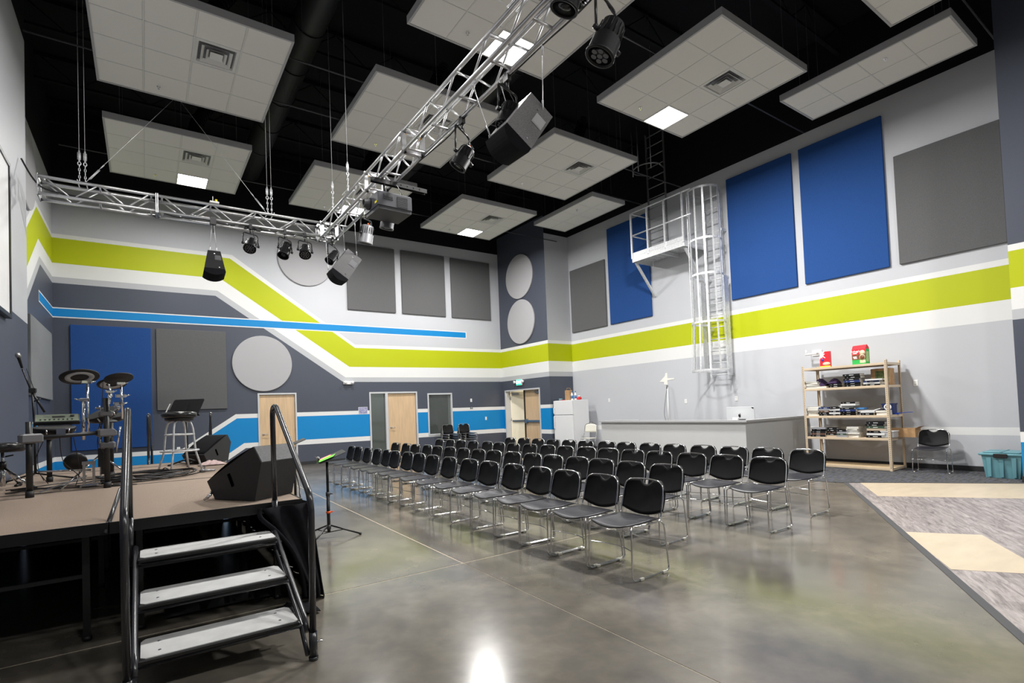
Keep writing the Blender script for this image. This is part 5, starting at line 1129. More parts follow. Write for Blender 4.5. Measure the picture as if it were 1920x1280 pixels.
mb = MB(); mb.prism([(-a*.62, b*.62+.35) for a, b in pts], -.0375, -.0335, 'x'); mb.prism([(-a*.62, b*.62+.362) for a, b in ((.0, .05), (.004, .064), (.014, .076), (.022, .080), (.022, .068), (.014, .056))], -.0375, -.0325, 'x')
mb.build('logo', m_blk, t)
t = thing('small_speaker_box', 'white phone or card stand on the desk cap in front of the computer', 'stand', (10.05, 5.95+.12, 1.045))
mb = MB(); mb.bevbox(-.03, .03, -.06, .06, 0, .05, .008); mb.build('body', m_paper, t)
mb = MB(); mb.bevbox(-.03, .03, -.20, -.08, 0, .022, .006); mb.build('dark_gadget', m_projd, t)
mb = MB(); mb.bevbox(10.0, 10.06, 8.55, 9.35, 1.046, 1.060, .004); solo('folded_sign', mb, m_cap, 'thin grey board lying on the desk cap near its far end', 'board', (10.03, 8.9, 1.046))
# white pole with cable on the wall, paper arrow
t = thing('cable_pole', 'thin white pole with a black cable rising behind the desk', 'pole', (12.2, 9.38, .75))
mb = MB(); mb.cyl((0, 0, 0), (.10, .05, 1.15), .016, 8); mb.build('pole', m_pole, t)
mb = MB(); mb.tube(bez([(.0, -.05, .0), (.0, .12, .35), (.05, .10, .8), (.09, .06, 1.12)], 8), .007, 5); mb.build('cable', m_clampg, t)
mb = MB(); mb.cyl((.10, .06, 1.10), (.10, .06, 1.20), .026, 8); mb.build('clamp', m_clampg, t)
mb = MB(); mb.box(-.16, .16, -.16, .16, -.016, -.0005); mb.build('base', m_blk, t)
mb = MB(); mb.prism([(9.78, 2.06), (9.58, 2.22), (9.56, 2.30), (9.50, 2.31), (9.50, 2.15), (9.27, 2.14), (9.27, 2.11), (9.50, 2.09), (9.50, 1.96), (9.62, 1.98), (9.62, 2.05)], XR-.008, XR-.002, 'x'); solo('paper_arrow', mb, mat('cream paper', (.82, .80, .74), rough=.8), 'white paper arrow shape taped to the wall above the thin pole', 'sign', (XR-.004, 9.5, 2.0))
# ------------------------------------------------------------------ caged ladder, platform, roof ladder
LYC, LXW = 7.73, 12.2
t = thing('caged_ladder', 'galvanised wall ladder with a round safety cage', 'ladder', (LXW, LYC, 2.0))
for s_ in (-1, 1):
    mb = MB(); mb.box(LXW-.03, LXW+.03, LYC+.225*s_-.008, LYC+.225*s_+.008, 2.0, 6.80); mb.build('side_rail', m_galv, t, world=True)
    mb = MB(); mb.box(LXW-.16, LXW+.02, LYC+.33*s_-.006, LYC+.33*s_+.006, 2.25, 4.55); mb.build('guard_plate', m_galv, t, world=True)
    for z in (2.12, 3.3, 4.6, 5.8):
        mb = MB(); mb.box(LXW, XR-.003, LYC+.24*s_-.005, LYC+.24*s_+.035, z-.03, z+.03); mb.build('wall_bracket', m_galv, t, world=True)
for k in range(16):
    mb = MB(); mb.cyl((LXW, LYC-.22, 2.12+.305*k), (LXW, LYC+.22, 2.12+.305*k), .014, 8); mb.build('rung', m_galv, t, world=True)
def hoop(z, r, h=.05):
    P = []
    cx = LXW-.36
    P.append((LXW, LYC-.25, z)); 
    for k in range(19):
        a = -PI/2+PI*k/18; P.append((cx-r*math.cos(a)*.95+.0, LYC+r*math.sin(a), z))
    P.append((LXW, LYC+.25, z)); mb = MB()
    for p, q in zip(P, P[1:]):
        vs = [(p[0], p[1], z-h/2), (q[0], q[1], z-h/2), (q[0], q[1], z+h/2), (p[0], p[1], z+h/2)]
        c = Vector((cx, LYC, 0)); o2 = [Vector((a, b, c_))+(Vector((c.x-a, c.y-b, 0)).normalized())*.006 for a, b, c_ in vs]
        mb.add([Vector(v) for v in vs]+o2, [(0,1,2,3),(7,6,5,4),(0,4,5,1),(2,6,7,3)])
    mb.build('cage_hoop', m_galv, t, world=True)
for z, r in ((2.22, .47), (3.42, .42), (4.62, .40), (5.50, .40), (6.78, .40)): hoop(z, r)
for k in range(7):
    a = -PI/2+PI*(k+.0)/6; cx = LXW-.36
    def cp(r, z): return Vector((cx-r*.95*math.cos(a), LYC+r*math.sin(a), z))
    p0, p1, p2 = cp(.47, 2.20), cp(.41, 3.42), cp(.40, 6.80); mb = MB(); wv = Vector((math.sin(a), math.cos(a), 0))*.022; dv = Vector((math.cos(a), -math.sin(a), 0))*.006
    for q0, q1 in ((p0, p1), (p1, p2)):
        vs = [q0-wv, q0+wv, q1+wv, q1-wv]; vs += [v+dv for v in vs]; mb.add(vs, [(0,1,2,3),(7,6,5,4),(0,4,5,1),(1,5,6,2),(2,6,7,3),(3,7,4,0)])
    mb.build('cage_bar', m_galv, t, world=True)
t = thing('ladder_platform', 'galvanised platform with a guard rail between the two ladders', 'platform', (11.95, 8.9, 5.45))
PX0, PX1, PY0, PY1, PZ = 11.52, 12.39, 8.12, 9.80, 5.60
mb = MB(); mb.box(PX0, PX1, PY0, PY1, PZ-.012, PZ)
for k in range(8): mb.box(PX0, PX1, PY0+.1+.2*k, PY0+.11+.2*k, PZ-.03, PZ-.012)
mb.build('deck_plate', m_galv, t, world=True)
for nm, b in (('side_channel', (PX0-.012, PX0, PY0, PY1, PZ-.15, PZ+.0)), ('side_channel', (PX0, PX1, PY1, PY1+.012, PZ-.15, PZ)), ('side_channel', (PX0, PX1, PY0-.012, PY0, PZ-.15, PZ)), ('toe_board', (PX0-.008, PX0, PY0, PY1, PZ+.005, PZ+.11)), ('toe_board', (PX0, PX1, PY1+.002, PY1+.010, PZ+.005, PZ+.11)), ('cross_channel', (PX0, PX1, 8.9, 8.95, PZ-.12, PZ-.03))):
    mb = MB(); mb.box(*b); mb.build(nm, m_galv, t, world=True)
for y in (PY0, 8.68, 9.24, PY1):
    mb = MB(); mb.box(PX0-.03, PX0+.01, y-.02, y+.02, PZ-.05, 6.84); mb.build('rail_post', m_galv, t, world=True)
for z in (6.20, 6.84):
    mb = MB(); mb.cyl((PX0-.01, PY0-.25, z), (PX0-.01, PY1, z), .021, 8); mb.build('guard_rail', m_galv, t, world=True)
    mb = MB(); mb.cyl((PX0-.01, PY1, z), (PX1, PY1, z), .019, 8); mb.build('guard_rail', m_galv, t, world=True)
for y in (PY1-.03, PY0+.05):
    mb = MB(); mb.box(-.028, .028, -.028, .028, 0, (Vector((PX1, y, 4.56))-Vector((PX0+.1, y, PZ-.15))).length, basis((PX0+.1, y, PZ-.15), *(lambda d: (Vector((0, 1, 0)), d.cross(Vector((0, 1, 0))), d))((Vector((PX1, y, 4.56))-Vector((PX0+.1, y, PZ-.15))).normalized()))); mb.build('diagonal_brace', m_galv, t, world=True)
t = thing('roof_ladder', 'upper grey ladder rising from the platform into the black ceiling', 'ladder', (12.22, 9.42, PZ))
m_galvd = mat('dull galvanised steel', (.34, .34, .35), rough=.45, metal=.7, noise=.15, nscale=20)
for s_ in (-1, 1):
    mb = MB(); mb.box(12.19, 12.25, 9.42+.30*s_-.008, 9.42+.30*s_+.008, PZ+.003, 9.25); mb.build('side_rail', m_galvd, t, world=True)
for k in range(12):
    mb = MB(); mb.cyl((12.22, 9.13, PZ+.25+.30*k), (12.22, 9.71, PZ+.25+.30*k), .014, 8); mb.build('rung', m_galvd, t, world=True)
for z in (8.05,):
    mb = MB(); mb.tube([(11.86-.38*math.cos(-PI/2+PI*k/14), 9.42+.40*math.sin(-PI/2+PI*k/14), z) for k in range(15)]+[(12.2, 9.72, z)], .02, 6); mb.cyl((12.2, 9.12, z), (11.86, 9.02, z), .02, 6); mb.build('cage_hoop', m_galvd, t, world=True)
for a in (-.9, 0, .9):
    mb = MB(); mb.cyl((11.86-.38*math.cos(a), 9.42+.40*math.sin(a), 7.9), (11.86-.38*math.cos(a), 9.42+.40*math.sin(a), 9.2), .015, 5); mb.build('cage_bar', m_galvd, t, world=True)
# ------------------------------------------------------------------ shelf
SX0, SX1_, SY0_, SY1_ = 11.60, 12.27, 3.95, 5.47
t = thing('metal_shelf', 'tall tan steel shelf unit with five levels by the right wall', 'shelf', ((SX0+SX1_)/2, (SY0_+SY1_)/2, .006))
LEV = (.06, .625, 1.06, 1.63, 2.06)
for x, sx in ((SX0, 1), (SX1_, -1)):
    for y, sy in ((SY0_, 1), (SY1_, -1)):
        mb = MB(); mb.box(min(x, x+.045*sx), max(x, x+.045*sx), min(y, y+.003*sy), max(y, y+.003*sy), .006, 2.11); mb.box(min(x, x+.003*sx), max(x, x+.003*sx), min(y, y+.045*sy), max(y, y+.045*sy), .006, 2.11); p = mb.build('corner_post', m_shelf, t, world=True)
        mb = MB()
        for k in range(54):
            z = .06+.038*k; mb.box(x-.0015*sx if sx > 0 else x+.0005, x+.0015 if sx < 0 else x-.0005, min(y+.018*sy, y+.028*sy), max(y+.018*sy, y+.028*sy), z, z+.018); mb.box(min(x+.018*sx, x+.028*sx), max(x+.018*sx, x+.028*sx), min(y-.0015*sy, y-.0005*sy), max(y-.0015*sy, y-.0005*sy), z, z+.018)
        mb.build('post_slots', m_projd, p, world=True)
for z in LEV:
    mb = MB(); mb.box(SX0+.01, SX1_-.01, SY0_+.01, SY1_-.01, z-.012, z); mb.build('shelf_board', m_board, t, world=True)
    mb = MB()
    for a in ((SX0+.004, SX0+.012, SY0_+.045, SY1_-.045), (SX1_-.012, SX1_-.004, SY0_+.045, SY1_-.045), (SX0+.045, SX1_-.045, SY0_+.004, SY0_+.012), (SX0+.045, SX1_-.045, SY1_-.012, SY1_-.004)): mb.box(a[0], a[1], a[2], a[3], z-.045, z+.002)
    mb.box(SX0+.001, SX0+.004, SY0_+.045, SY1_-.045, z-.03, z-.012); mb.build('shelf_beam', m_shelf, t, world=True)
# books in stacks
BK = {'black': mat('black book cloth', (.008, .008, .009), rough=.7, spec=.2), 'white': mat('white book cover', (.62, .62, .62), rough=.5), 'grey': mat('grey book cover', (.28, .28, .30), rough=.5), 'dark green': mat('dark green book cover', (.03, .06, .035), rough=.5),
      'navy': m_navy, 'tan': mat('tan book cover', (.45, .36, .26), rough=.6), 'brown': mat('brown book cover', (.10, .05, .03), rough=.5)}
m_pages = mat('page block', (.70, .67, .60), rough=.9, noise=.1, nscale=200, stretch=(1, 1, 20))
def book(x, y, z, lx, ly, h, rz, col, label, group, spine=True):
    T = Matrix.Translation((x, y, z)) @ Matrix.Rotation(rz, 4, 'Z'); mb = MB(); a, b = lx/2, ly/2; e = .002
    mb.box(-a, a, -b, b, 0, .003, T); mb.box(-a, a, -b, b, h-.003, h, T); mb.box(-a if spine else a-.003, -a+.003 if spine else a, -b, b, .003, h-.003, T)
    mb.slot(1); mb.box(-a+.004, a-.004, -b+.004, b-.004, .003, h-.003, T); mb.slot(2)
    if spine and col in ('black', 'navy', 'brown', 'dark green'):
        for u0, u1 in ((-.28, .24), (.62, .70)): mb.box(-a-.0006, -a, b*u0, b*u1, h*.40, h*.58, T)
    return solo('book', mb, [BK[col], m_pages, m_paper], label, 'book', (x, y, z), group)
ORDB = ['lowest', 'second up', 'third up', 'fourth up', 'fifth up', 'sixth up', 'seventh up', 'eighth up', 'ninth up']
def stack(y, z, n, cols, where, group, x=11.80, h=.036, size=(.21, .26), spine=True, jit=.02, n0=0):
    z0 = z
    for k in range(n):
        hh = h*random.uniform(.85, 1.15); c = cols[k % len(cols)]
        book(x+random.uniform(-jit, jit), y+random.uniform(-jit, jit), z0, size[0]*random.uniform(.92, 1.06), size[1]*random.uniform(.92, 1.05), hh, random.uniform(-.09, .09), c, '%s book, %s in %s' % (c, ORDB[k], where), group, spine)
        z0 += hh+.0005
    return z0
G1, G2, G3 = 'books on the upper shelf', 'books on the middle shelf', 'books on the lower shelf'
z = 1.6305
stack(5.32, z, 5, ['white', 'grey', 'white'], 'the pale stack at the left post of the upper shelf', G1, spine=False, h=.030, x=11.76)
stack(5.10, z, 1, ['tan'], 'front of the purple cloth on the upper shelf', G1, size=(.2, .20), spine=False, jit=.005, x=11.72)
stack(4.86, z, 2, ['black'], 'the low pair beside the tall stack on the upper shelf', G1, x=11.73, size=(.2, .25), h=.034)
stack(4.56, z, 6, ['black', 'black', 'navy', 'black'], 'the tall black stack of the upper shelf', G1, h=.042, size=(.2, .29), x=11.74)
stack(4.22, z, 4, ['black', 'white', 'navy', 'white'], 'the slanted stack right of the tall one, upper shelf', G1, size=(.22, .27), h=.033, jit=.03, x=11.76)
z = 1.0605
stack(5.32, z, 5, ['white', 'grey', 'white', 'white'], 'the pale stack at the left post of the middle shelf', G2, spine=False, h=.040, x=11.76)
stack(5.09, z, 5, ['black', 'black', 'brown', 'grey', 'navy'], 'the dark stack second from left, middle shelf', G2, h=.037, x=11.74, size=(.2, .25), jit=.03)
stack(4.90, z, 5, ['black', 'white', 'black', 'white', 'black'], 'the mixed stack before the highest, middle shelf', G2, h=.036, x=11.74, size=(.2, .2), jit=.02)
stack(4.68, z, 7, ['black', 'black', 'navy', 'black', 'white', 'white', 'black'], 'the highest stack of the middle shelf', G2, h=.040, x=11.75, size=(.21, .27), jit=.03)
stack(4.46, z, 3, ['grey', 'black', 'white'], 'the short stack under the blue folder', G2, h=.032, x=11.84, size=(.2, .18))
stack(4.31, z, 2, ['black', 'white'], 'the low pair beside the blue folder', G2, size=(.22, .23), h=.045, x=11.72, jit=.01)
stack(4.09, z, 2, ['white', 'grey'], 'the low pair by the right post, middle shelf', G2, spine=False, size=(.22, .20), h=.048, x=11.74, jit=.01)
z = .6255
stack(5.20, z, 5, ['black', 'brown', 'black', 'black', 'grey'], 'the dark stack at the left end, lower shelf', G3, h=.038, x=11.75, size=(.2, .29), jit=.04)
stack(4.98, z, 5, ['tan', 'black', 'brown', 'black', 'black'], 'the stack second from left, lower shelf', G3, h=.038, size=(.21, .22), x=11.76)
stack(4.79, z, 4, ['grey', 'dark green', 'grey', 'black'], 'the greyish stack in the middle, lower shelf', G3, h=.037, size=(.21, .2), x=11.73)
stack(4.60, z, 6, ['white', 'grey', 'white'], 'the pale stack in the middle, lower shelf', G3, spine=False, h=.033, size=(.2, .22), x=11.75)
stack(4.21, z, 7, ['black', 'white', 'black', 'tan', 'dark green', 'black', 'black'], 'the tallest stack of the lower shelf', G3, h=.043, size=(.22, .31), x=11.76)
mb = MB(); rows = [[(11.68+.34*i/7, 4.72+.44*j/12, 1.632+.16*math.sin(PI*i/7)**.6*abs(math.sin(.6+j*.42))*(1 if 0 < j < 12 else .1)+.03*math.sin(j*1.1+i)) for j in range(13)] for i in range(8)]
rows = [[(x, y, max(1.70 if 4.72 < y < 4.93 else 1.633, q)) for x, y, q in r] for r in rows]; rows = [[(x, y+.14, q) for x, y, q in r] for r in rows]
rows = [[(x, y, q+(.085 if y < 5.0 and .0 < 1 else 0)*0+.02) for x, y, q in r] for r in rows]
mb.sheet(rows, .006); solo('folded_garment', mb, m_purple, 'dark purple cloth heaped on the upper shelf', 'cloth', (11.85, 5.0, 1.631))
t = thing('paper_bag', 'brown and green printed paper bag at the back right of the upper shelf', 'bag', (12.02, 4.17, 1.6305)); mb = MB(); mb.bevbox(-.11, .11, -.16, .16, 0, .33, .01); mb.build('bag', m_brown, t)
mb = MB(); mb.box(-.113, -.11, -.14, .08, .08, .28); mb.build('green_print', mat('olive print', (.12, .16, .05), rough=.7, noise=.5, nscale=30), t)
mb = MB(); mb.bevbox(11.70, 11.90, 4.40, 4.60, 1.163, 1.20, .005, Matrix.Translation((0, 0, .01))); solo('folder_box', mb, m_skyb, 'light blue folder lying on the short stack of the middle shelf', 'folder', (11.8, 4.5, 1.17))
t = thing('open_book', 'open white book leaning on the pile at the right of the middle shelf', 'book', (11.78, 4.24, 1.135)); T = Matrix.Rotation(-.28, 4, 'X')
mb = MB(); mb.box(-.10, .10, -.13, .13, 0.01, .022, T); mb.build('pages', m_paper, t); mb = MB(); mb.box(-.105, .105, -.135, .135, .004, .0098, T); mb.build('cover', m_blk, t)
t = thing('storage_bin', 'small dark navy bin on the right end of the middle shelf', 'bin', (12.0, 4.08, 1.0605)); mb = MB(); mb.bevbox(-.10, .10, -.09, .09, 0, .20, .008); mb.build('bin', m_navy, t); mb = MB(); mb.box(-.108, .108, -.098, .098, .19, .215); mb.build('rim', m_navy, t)
mb = MB(); mb.cyl((12.0, 3.97, 1.085), (12.08, 3.74, 1.10), .006, 6); mb.box(11.96, 12.03, 3.93, 3.99, 1.061, 1.09); solo('blue_fly_swatter', mb, mat('bright blue plastic', (.02, .08, .55), rough=.4), 'bright blue stick poking out right of the middle shelf', 'stick', (12.0, 3.95, 1.061))
t = thing('wire_roll', 'white coiled roll at the right post of the middle shelf', 'roll', (11.74, 4.02, 1.15)); mb = MB(); mb.tube([(0, .05*math.cos(k*PI/6), .05*math.sin(k*PI/6)+.004) for k in range(12)], .012, 6, closed=True); mb.build('coil', m_paper, t)
t.location = (11.74, 4.02, 1.205)
t = thing('cardboard_box', 'tan cardboard box sticking out behind the right post of the lower shelf', 'box', (12.05, 3.87, .6305)); mb = MB(); mb.box(-.14, .14, -.20, .20, 0, .165); mb.build('box', m_brown, t); mb = MB(); mb.add([(-.14, -.2, .166), (.14, -.2, .166), (.14, -.26, .20), (-.14, -.26, .20)], [(0, 1, 2, 3), (3, 2, 1, 0)]); mb.build('flap', m_brown, t)
t = thing('clear_bin', 'clear plastic bin in front of the cardboard box on the lower shelf', 'bin', (11.76, 3.98, .6305)); mb = MB(); mb.bevbox(-.12, .12, -.10, .10, 0, .12, .008); mb.build('bin', mat('frosted plastic', (.45, .46, .47), rough=.3), t); mb = MB(); mb.box(-.13, .13, -.11, .11, .115, .128); mb.build('rim', m_paper, t)
t.location = (11.76, 4.02, .6305)
# cereal boxes
m_cred = mat('cereal red print', (.70, .015, .03), rough=.4); m_cgreen = mat('cereal green print', (.03, .42, .08), rough=.4); m_ccream = mat('cereal cream print', (.72, .62, .42), rough=.5, noise=.3, nscale=60); m_cbrown = mat('cereal brown print', (.20, .07, .03), rough=.5, noise=.4, nscale=60)
t = thing('cereal_box', 'large red and green cereal box with an open top on the shelf unit', 'box', (11.80, 4.44, 2.0615), rz=-.25)
mb = MB(); mb.box(-.055, .055, -.135, .135, 0, .30); mb.build('carton', m_cgreen, t)
mb = MB(); mb.box(-.057, -.0555, -.135, .135, .20, .30); mb.build('red_panel', m_cred, t)
mb = MB(); mb.box(-.0572, -.0556, -.135, .135, .10, .199); mb.build('brown_panel', m_cbrown, t)
mb = MB(); mb.prism([(-.055, .30), (.055, .30), (.045, .335), (.0, .385), (-.02, .375)], -.135, .135, 'y'); mb.build('gable_top', m_cred, t)
mb = MB(); mb.lathe([(0, 0), (.055, 0), (.057, .002), (0, .002)], (-.0575, -.075, .225), 24, Matrix.Rotation(-PI/2, 4, 'Y')); mb.lathe([(0, 0), (.055, 0), (.057, .002), (0, .002)], (-.0577, -.07, .14), 24, Matrix.Rotation(-PI/2, 4, 'Y')); mb.build('bowl_print', m_ccream, t)
mb = MB(); mb.lathe([(0, .002), (.044, .002), (.044, .003), (0, .003)], (-.0577, -.07, .14), 24, Matrix.Rotation(-PI/2, 4, 'Y')); mb.build('bowl_filling', m_cbrown, t)
mb = MB(); mb.box(-.058, -.0562, -.13, -.02, .03, .085); mb.build('cream_patch', m_ccream, t)
mb = MB()
for k in range(3): mb.box(-.035+.025*k, -.022+.025*k, -.1368, -.1352, .05, .25)
mb.build('side_print', m_ccream, t)
text_mesh("Kellogg's", .050, m_paper, t, basis((-.0585, .060, .265), Vector((0, -1, 0)), Vector((0, 0, 1)), Vector((-1, 0, 0))), bold=.001)
mb = MB()
for k, (a, b, z0, z1) in enumerate(((.03, .115, .215, .225), (.035, .11, .228, .238), (.03, .10, .12, .135), (.04, .11, .14, .165))): mb.box(-.0588, -.0578, a, b, z0, z1)
mb.build('white_lettering', m_paper, t)
t = thing('cereal_box', 'smaller red cereal box near the left post on top of the shelf unit', 'box', (11.80, 5.08, 2.0615), rz=.1)
mb = MB(); mb.box(-.035, .035, -.095, .095, 0, .33); mb.build('carton', m_cred, t)
mb = MB(); mb.box(-.037, -.0355, -.095, .095, 0, .03); mb.build('yellow_strip', m_yellow, t)
mb = MB(); mb.prism([(.095, .33), (.0, .33), (.095, .17)], -.037, -.0355, 'x'); mb.build('white_corner', m_paper, t)
mb = MB(); mb.lathe([(0, 0), (.028, 0), (.028, .002), (0, .002)], (-.0355, .045, .155), 18, Matrix.Rotation(-PI/2, 4, 'Y')); mb.build('blue_badge', mat('badge blue', (.05, .04, .35), rough=.4), t)
mb = MB(); mb.lathe([(0, 0), (.07, 0), (.07, .002), (0, .002)], (-.0355, -.025, .075), 22, Matrix.Rotation(-PI/2, 4, 'Y') @ Matrix.Scale(.5, 4, (1, 0, 0))); mb.build('bowl_print', m_ccream, t)
text_mesh("K", .12, m_paper, t, basis((-.038, .03, .235), Vector((0, -1, 0)), Vector((0, 0, 1)), Vector((-1, 0, 0))), bold=.003)
# white bracket on the wall left of the boxes
t = thing('wall_bracket', 'white wall bracket with a small arm above the left end of the shelf unit', 'bracket', (XR-.003, 5.52, 2.40))
mb = MB(); mb.box(-.02, 0, -.12, .08, -.03, .09); mb.box(-.20, -.02, -.10, -.06, -.02, .02); mb.build('bracket', m_paper, t); mb = MB(); mb.cyl((-.20, .14, 0), (-.20, -.10, .0), .022, 10); mb.cyl((-.20, .12, 0), (-.20, .12, .10), .016, 10); mb.build('arm', m_paper, t)
# outlets and switch plates
def plate(axis, pos, a, z, n, label, m=m_paper, w_=.075, h=.12, kind='outlet'):
    mb = MB(); c = (a, pos, z) if axis == 'y' else (pos, a, z)
    T = basis(c, Vector((1, 0, 0)), Vector((0, 0, 1)), Vector((0, n, 0))) if axis == 'y' else basis(c, Vector((0, 1, 0)), Vector((0, 0, 1)), Vector((n, 0, 0)))
    t = thing('wall_plate', label, kind, c); T0 = basis((0, 0, 0), T.col[0].xyz, T.col[1].xyz, T.col[2].xyz)
    mb.bevbox(-w_/2, w_/2, -h/2, h/2, .001, .010, .003, T0); mb.build('cover', m, t)
    mb = MB()
    for s_ in (-1, 1): mb.box(-.014, .014, s_*.026-.012, s_*.026+.012, .010, .012, T0)
    mb.build('inset', m_creamm, t); return t
plate('x', XR, 11.77, 1.60, -1, 'white wall plate at the far end of the right wall, left of the paper arrow')
plate('x', XR, 8.93, 1.47, -1, 'white wall plate between the thin pole and the ladder shadow')
plate('x', XR, 7.45, 1.49, -1, 'white wall plate just above the computer')
plate('x', XR, 3.77, 1.65, -1, 'white wall plate right of the tan shelf at head height')
plate('x', XR, 5.50, .49, -1, 'low white outlet seen behind the left post of the tan shelf')
plate('y', YB, 9.93, 1.82, -1, 'white wall switch above the right grey plate on the back wall', kind='switch')
plate('y', YB, 9.93, 1.53, -1, 'grey thermostat plate on the white stripe right of the window', m_clampg, .11, .07, 'switch')
plate('y', YB, 10.55, 1.13, -1, 'white outlet plate on the bright blue stripe near the exit door')
plate('y', YB, .72, .40+.31, -1, 'small white outlet on the low blue band behind the stool')
t = thing('wall_notice', 'small purple printed notice beside the sidelight door', 'sign', (5.83, YB, 1.58)); mb = MB(); mb.box(-.15, .15, -.006, -.001, -.11, .11); mb.build('sheet', m_paper, t)
mb = MB(); mb.box(-.14, .14, -.0075, -.0061, -.10, .10); mb.build('print', m_purplep, t)
mb = MB(); mb.tube([(.07*math.cos(k*PI/10), -.009, .055*math.sin(k*PI/10)) for k in range(20)], .004, 4, closed=True); mb.build('round_emblem', m_paper, t)
# exit sign, emergency lamps
t = thing('exit_sign', 'green EXIT sign with two lamp heads above the double door', 'sign', (X2-.001, 15.10, 2.40))
mb = MB(); mb.bevbox(-.05, 0, -.17, .17, -.11, .11, .008); mb.build('housing', m_paper, t)
mb = MB(); mb.box(-.054, -.051, -.155, .155, -.10, .10); fp = mb.build('face', m_exit, t)
text_mesh('EXIT', .16, m_exitl, t, basis((-.0555, 0, 0), Vector((0, -1, 0)), Vector((0, 0, 1)), Vector((-1, 0, 0))), bold=.004)
for s_ in (-1, 1):
    mb = MB(); mb.lathe([(0, -.04), (.04, -.03), (.055, .03), (0, .035)], (-.06, s_*.25, .02), 14, Matrix.Rotation(-PI/2, 4, 'Y')); mb.cyl((-.03, s_*.16, .0), (-.03, s_*.24, .02), .012, 6); mb.build('lamp_head', m_paper, t)
mb = MB(); mb.cyl((-.045, -.20, -.09), (-.055, -.20, -.09), .012, 8); mb.build('red_indicator', m_red, t)
t = thing('emergency_light', 'white twin emergency light on the back wall near the low end of the lime stripe', 'lamp', (5.37, YB-.001, 2.47)); mb = MB(); mb.bevbox(-.16, .16, -.07, 0, -.05, .05, .01); mb.build('housing', m_paper, t)
for s_ in (-1, 1):
    mb = MB(); mb.lathe([(0, 0), (.04, 0), (.05, .05), (0, .055)], (s_*.11, -.07, .01), 12, Matrix.Rotation(PI/2, 4, 'X')); mb.build('lamp_head', m_paper, t)
# ------------------------------------------------------------------ fridge and what lies on it
t = thing('refrigerator', 'white two-door refrigerator beside the double exit door', 'refrigerator', (11.77, 12.9, 0))
F = (11.62, 12.32, 12.76, 13.40)
mb = MB(); mb.bevbox(11.47, 12.14, 12.44, 13.36, .03, 1.66, .008); mb.box(11.51, 12.10, 12.48, 13.32, 0, .035); mb.build('cabinet', m_appl, t, world=True)
for z0, z1, nm in ((.06, 1.17, 'fridge_door'), (1.185, 1.655, 'freezer_door')):
    mb = MB(); mb.bevbox(11.405, 11.465, 12.44, 13.36, z0, z1, .01); q = mb.build(nm, m_appl, t, world=True)
    mb = MB(); za, zb = (z1-.45, z1-.03) if z1 < 1.2 else (z0+.03, z0+.25); mb.tube(rounded([(11.405, 13.30, za), (11.36, 13.30, za+.02), (11.36, 13.30, zb-.02), (11.405, 13.30, zb)], .02, 3), .012, 8); mb.build('door_handle', m_appl, q, world=True)
t = thing('paper_bag', 'brown paper bag on top of the white refrigerator', 'bag', (11.66, 12.86, 1.661)); mb = MB(); mb.bevbox(-.07, .07, -.11, .11, 0, .33, .006); mb.build('bag', m_brown, t); mb = MB(); mb.tube(rounded([(0, .09, .32), (0, .09, .40), (0, -.09, .40), (0, -.09, .32)], .03, 3), .006, 5); mb.build('bag_handle', m_brown, t)
for k, (y, lb) in enumerate(((12.70, 'white and blue bottle nearest the brown paper bag'), (12.62, 'white and blue bottle at the near edge of the refrigerator top'))):
    t = thing('bottle', lb, 'bottle', (11.66+.08*k, y, 1.661)); mb = MB(); mb.lathe([(0, 0), (.036, 0), (.038, .02), (.038, .18), (.018, .23), (.016, .25)], n=16); mb.build('body', m_paper, t); mb = MB(); mb.lathe([(.018, .25), (.02, .29), (0, .295)], n=12); mb.build('cap', m_skyb, t); mb = MB(); mb.lathe([(.0385, .05), (.0385, .15)], n=16); mb.build('label_band', m_skyb, t)
t = thing('red_bowl', 'red and white bag lying at the right end of the refrigerator top', 'bag', (11.84, 12.56, 1.661)); mb = MB(); mb.lathe([(0, 0), (.09, .01), (.10, .06), (.06, .10), (0, .11)], n=14, T=Matrix.Scale(.7, 4, (0, 1, 0))); mb.build('bag', m_red, t); mb = MB(); mb.lathe([(.0, .10), (.05, .105), (.03, .14), (0, .145)], n=10); mb.build('white_top', m_paper, t)
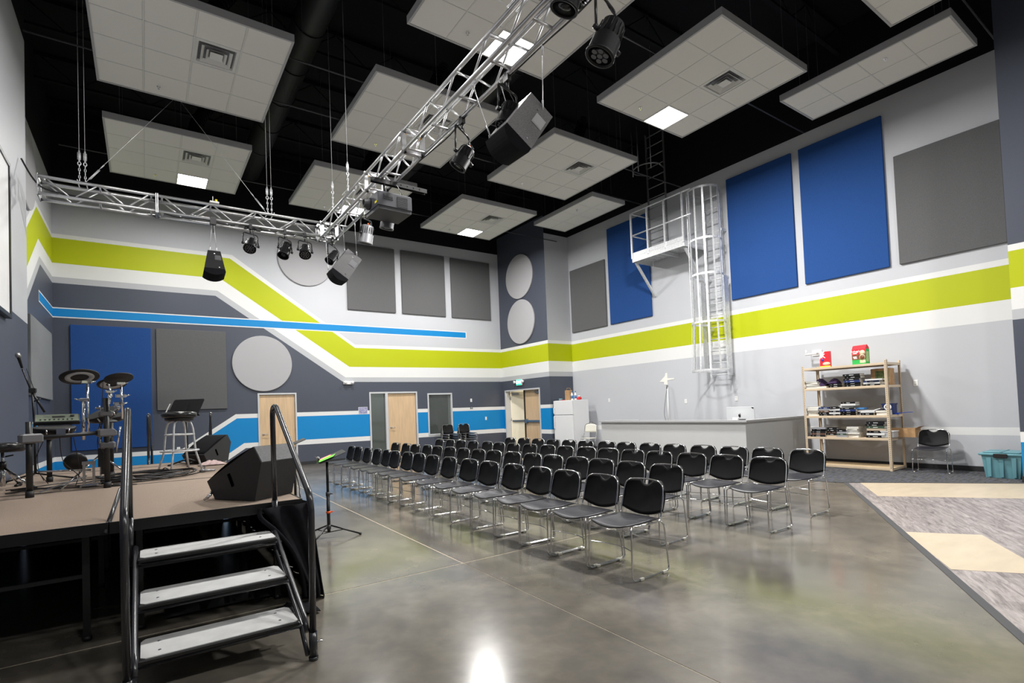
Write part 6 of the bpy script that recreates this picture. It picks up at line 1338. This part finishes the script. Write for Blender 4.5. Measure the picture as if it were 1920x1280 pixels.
t = thing('tape_roll', 'small teal roll on the far left of the refrigerator top', 'roll', (11.6, 13.2, 1.661)); mb = MB(); mb.lathe([(.035, 0), (.06, 0), (.06, .07), (.035, .07), (.035, 0)], n=20); mb.build('roll', m_teal, t)
t = thing('red_packet', 'flat red packet between the teal roll and the brown bag on the refrigerator', 'packet', (11.57, 13.07, 1.661)); mb = MB(); mb.bevbox(-.06, .06, -.05, .05, 0, .02, .005); mb.build('packet', m_red, t)
# ------------------------------------------------------------------ teal tote
t = thing('storage_tote', 'teal plastic storage tote with black latches at the right edge', 'storage box', (11.86, 2.46, .006))
def tub(mb, xa, xb, ya, yb, z0, z1, tap):
    P = [(xa+tap, ya+tap, z0), (xb-tap, ya+tap, z0), (xb-tap, yb-tap, z0), (xa+tap, yb-tap, z0), (xa, ya, z1), (xb, ya, z1), (xb, yb, z1), (xa, yb, z1)]; mb.add(P, [(0,3,2,1),(4,5,6,7),(0,1,5,4),(1,2,6,5),(2,3,7,6),(3,0,4,7)])
mb = MB(); tub(mb, -.25, .25, -.24, .24, .0, .37, .035)
for k in range(-1, 2): tub(mb, -.262, -.20, .15*k-.03, .15*k+.03, .02, .34, .012)
for k in range(-1, 2): tub(mb, .13*k-.03, .13*k+.03, -.252, -.2, .02, .34, .012)
mb.build('tub', m_teal, t)
mb = MB(); mb.bevbox(-.285, .285, -.275, .275, .37, .41, .012); mb.bevbox(-.24, .24, -.23, .23, .41, .43, .012); mb.box(-.25, .25, -.012, .012, .42, .437); mb.build('lid', m_teal, t)
for s_ in (-1, 1):
    mb = MB(); mb.bevbox(-.302 if s_ < 0 else .272, -.272 if s_ < 0 else .302, -.085, .085, .335, .405, .008); mb.build('latch', m_blk, t)

# ------------------------------------------------------------------ pieces too small to pick apart singly
for o in bpy.data.objects:
    if o.type == 'MESH' and o.parent is not None and o.name.split('.')[0] in ('joint_bolts', 'hanger_wire', 'post_slots', 'cooling_fins', 'lens_elements', 'tread_bolts', 'tension_rods', 'module_controls', 'white_lettering', 'joist_web', 'sprinkler_head', 'rigging_bolt', 'side_print'):
        o['kind'] = 'stuff'
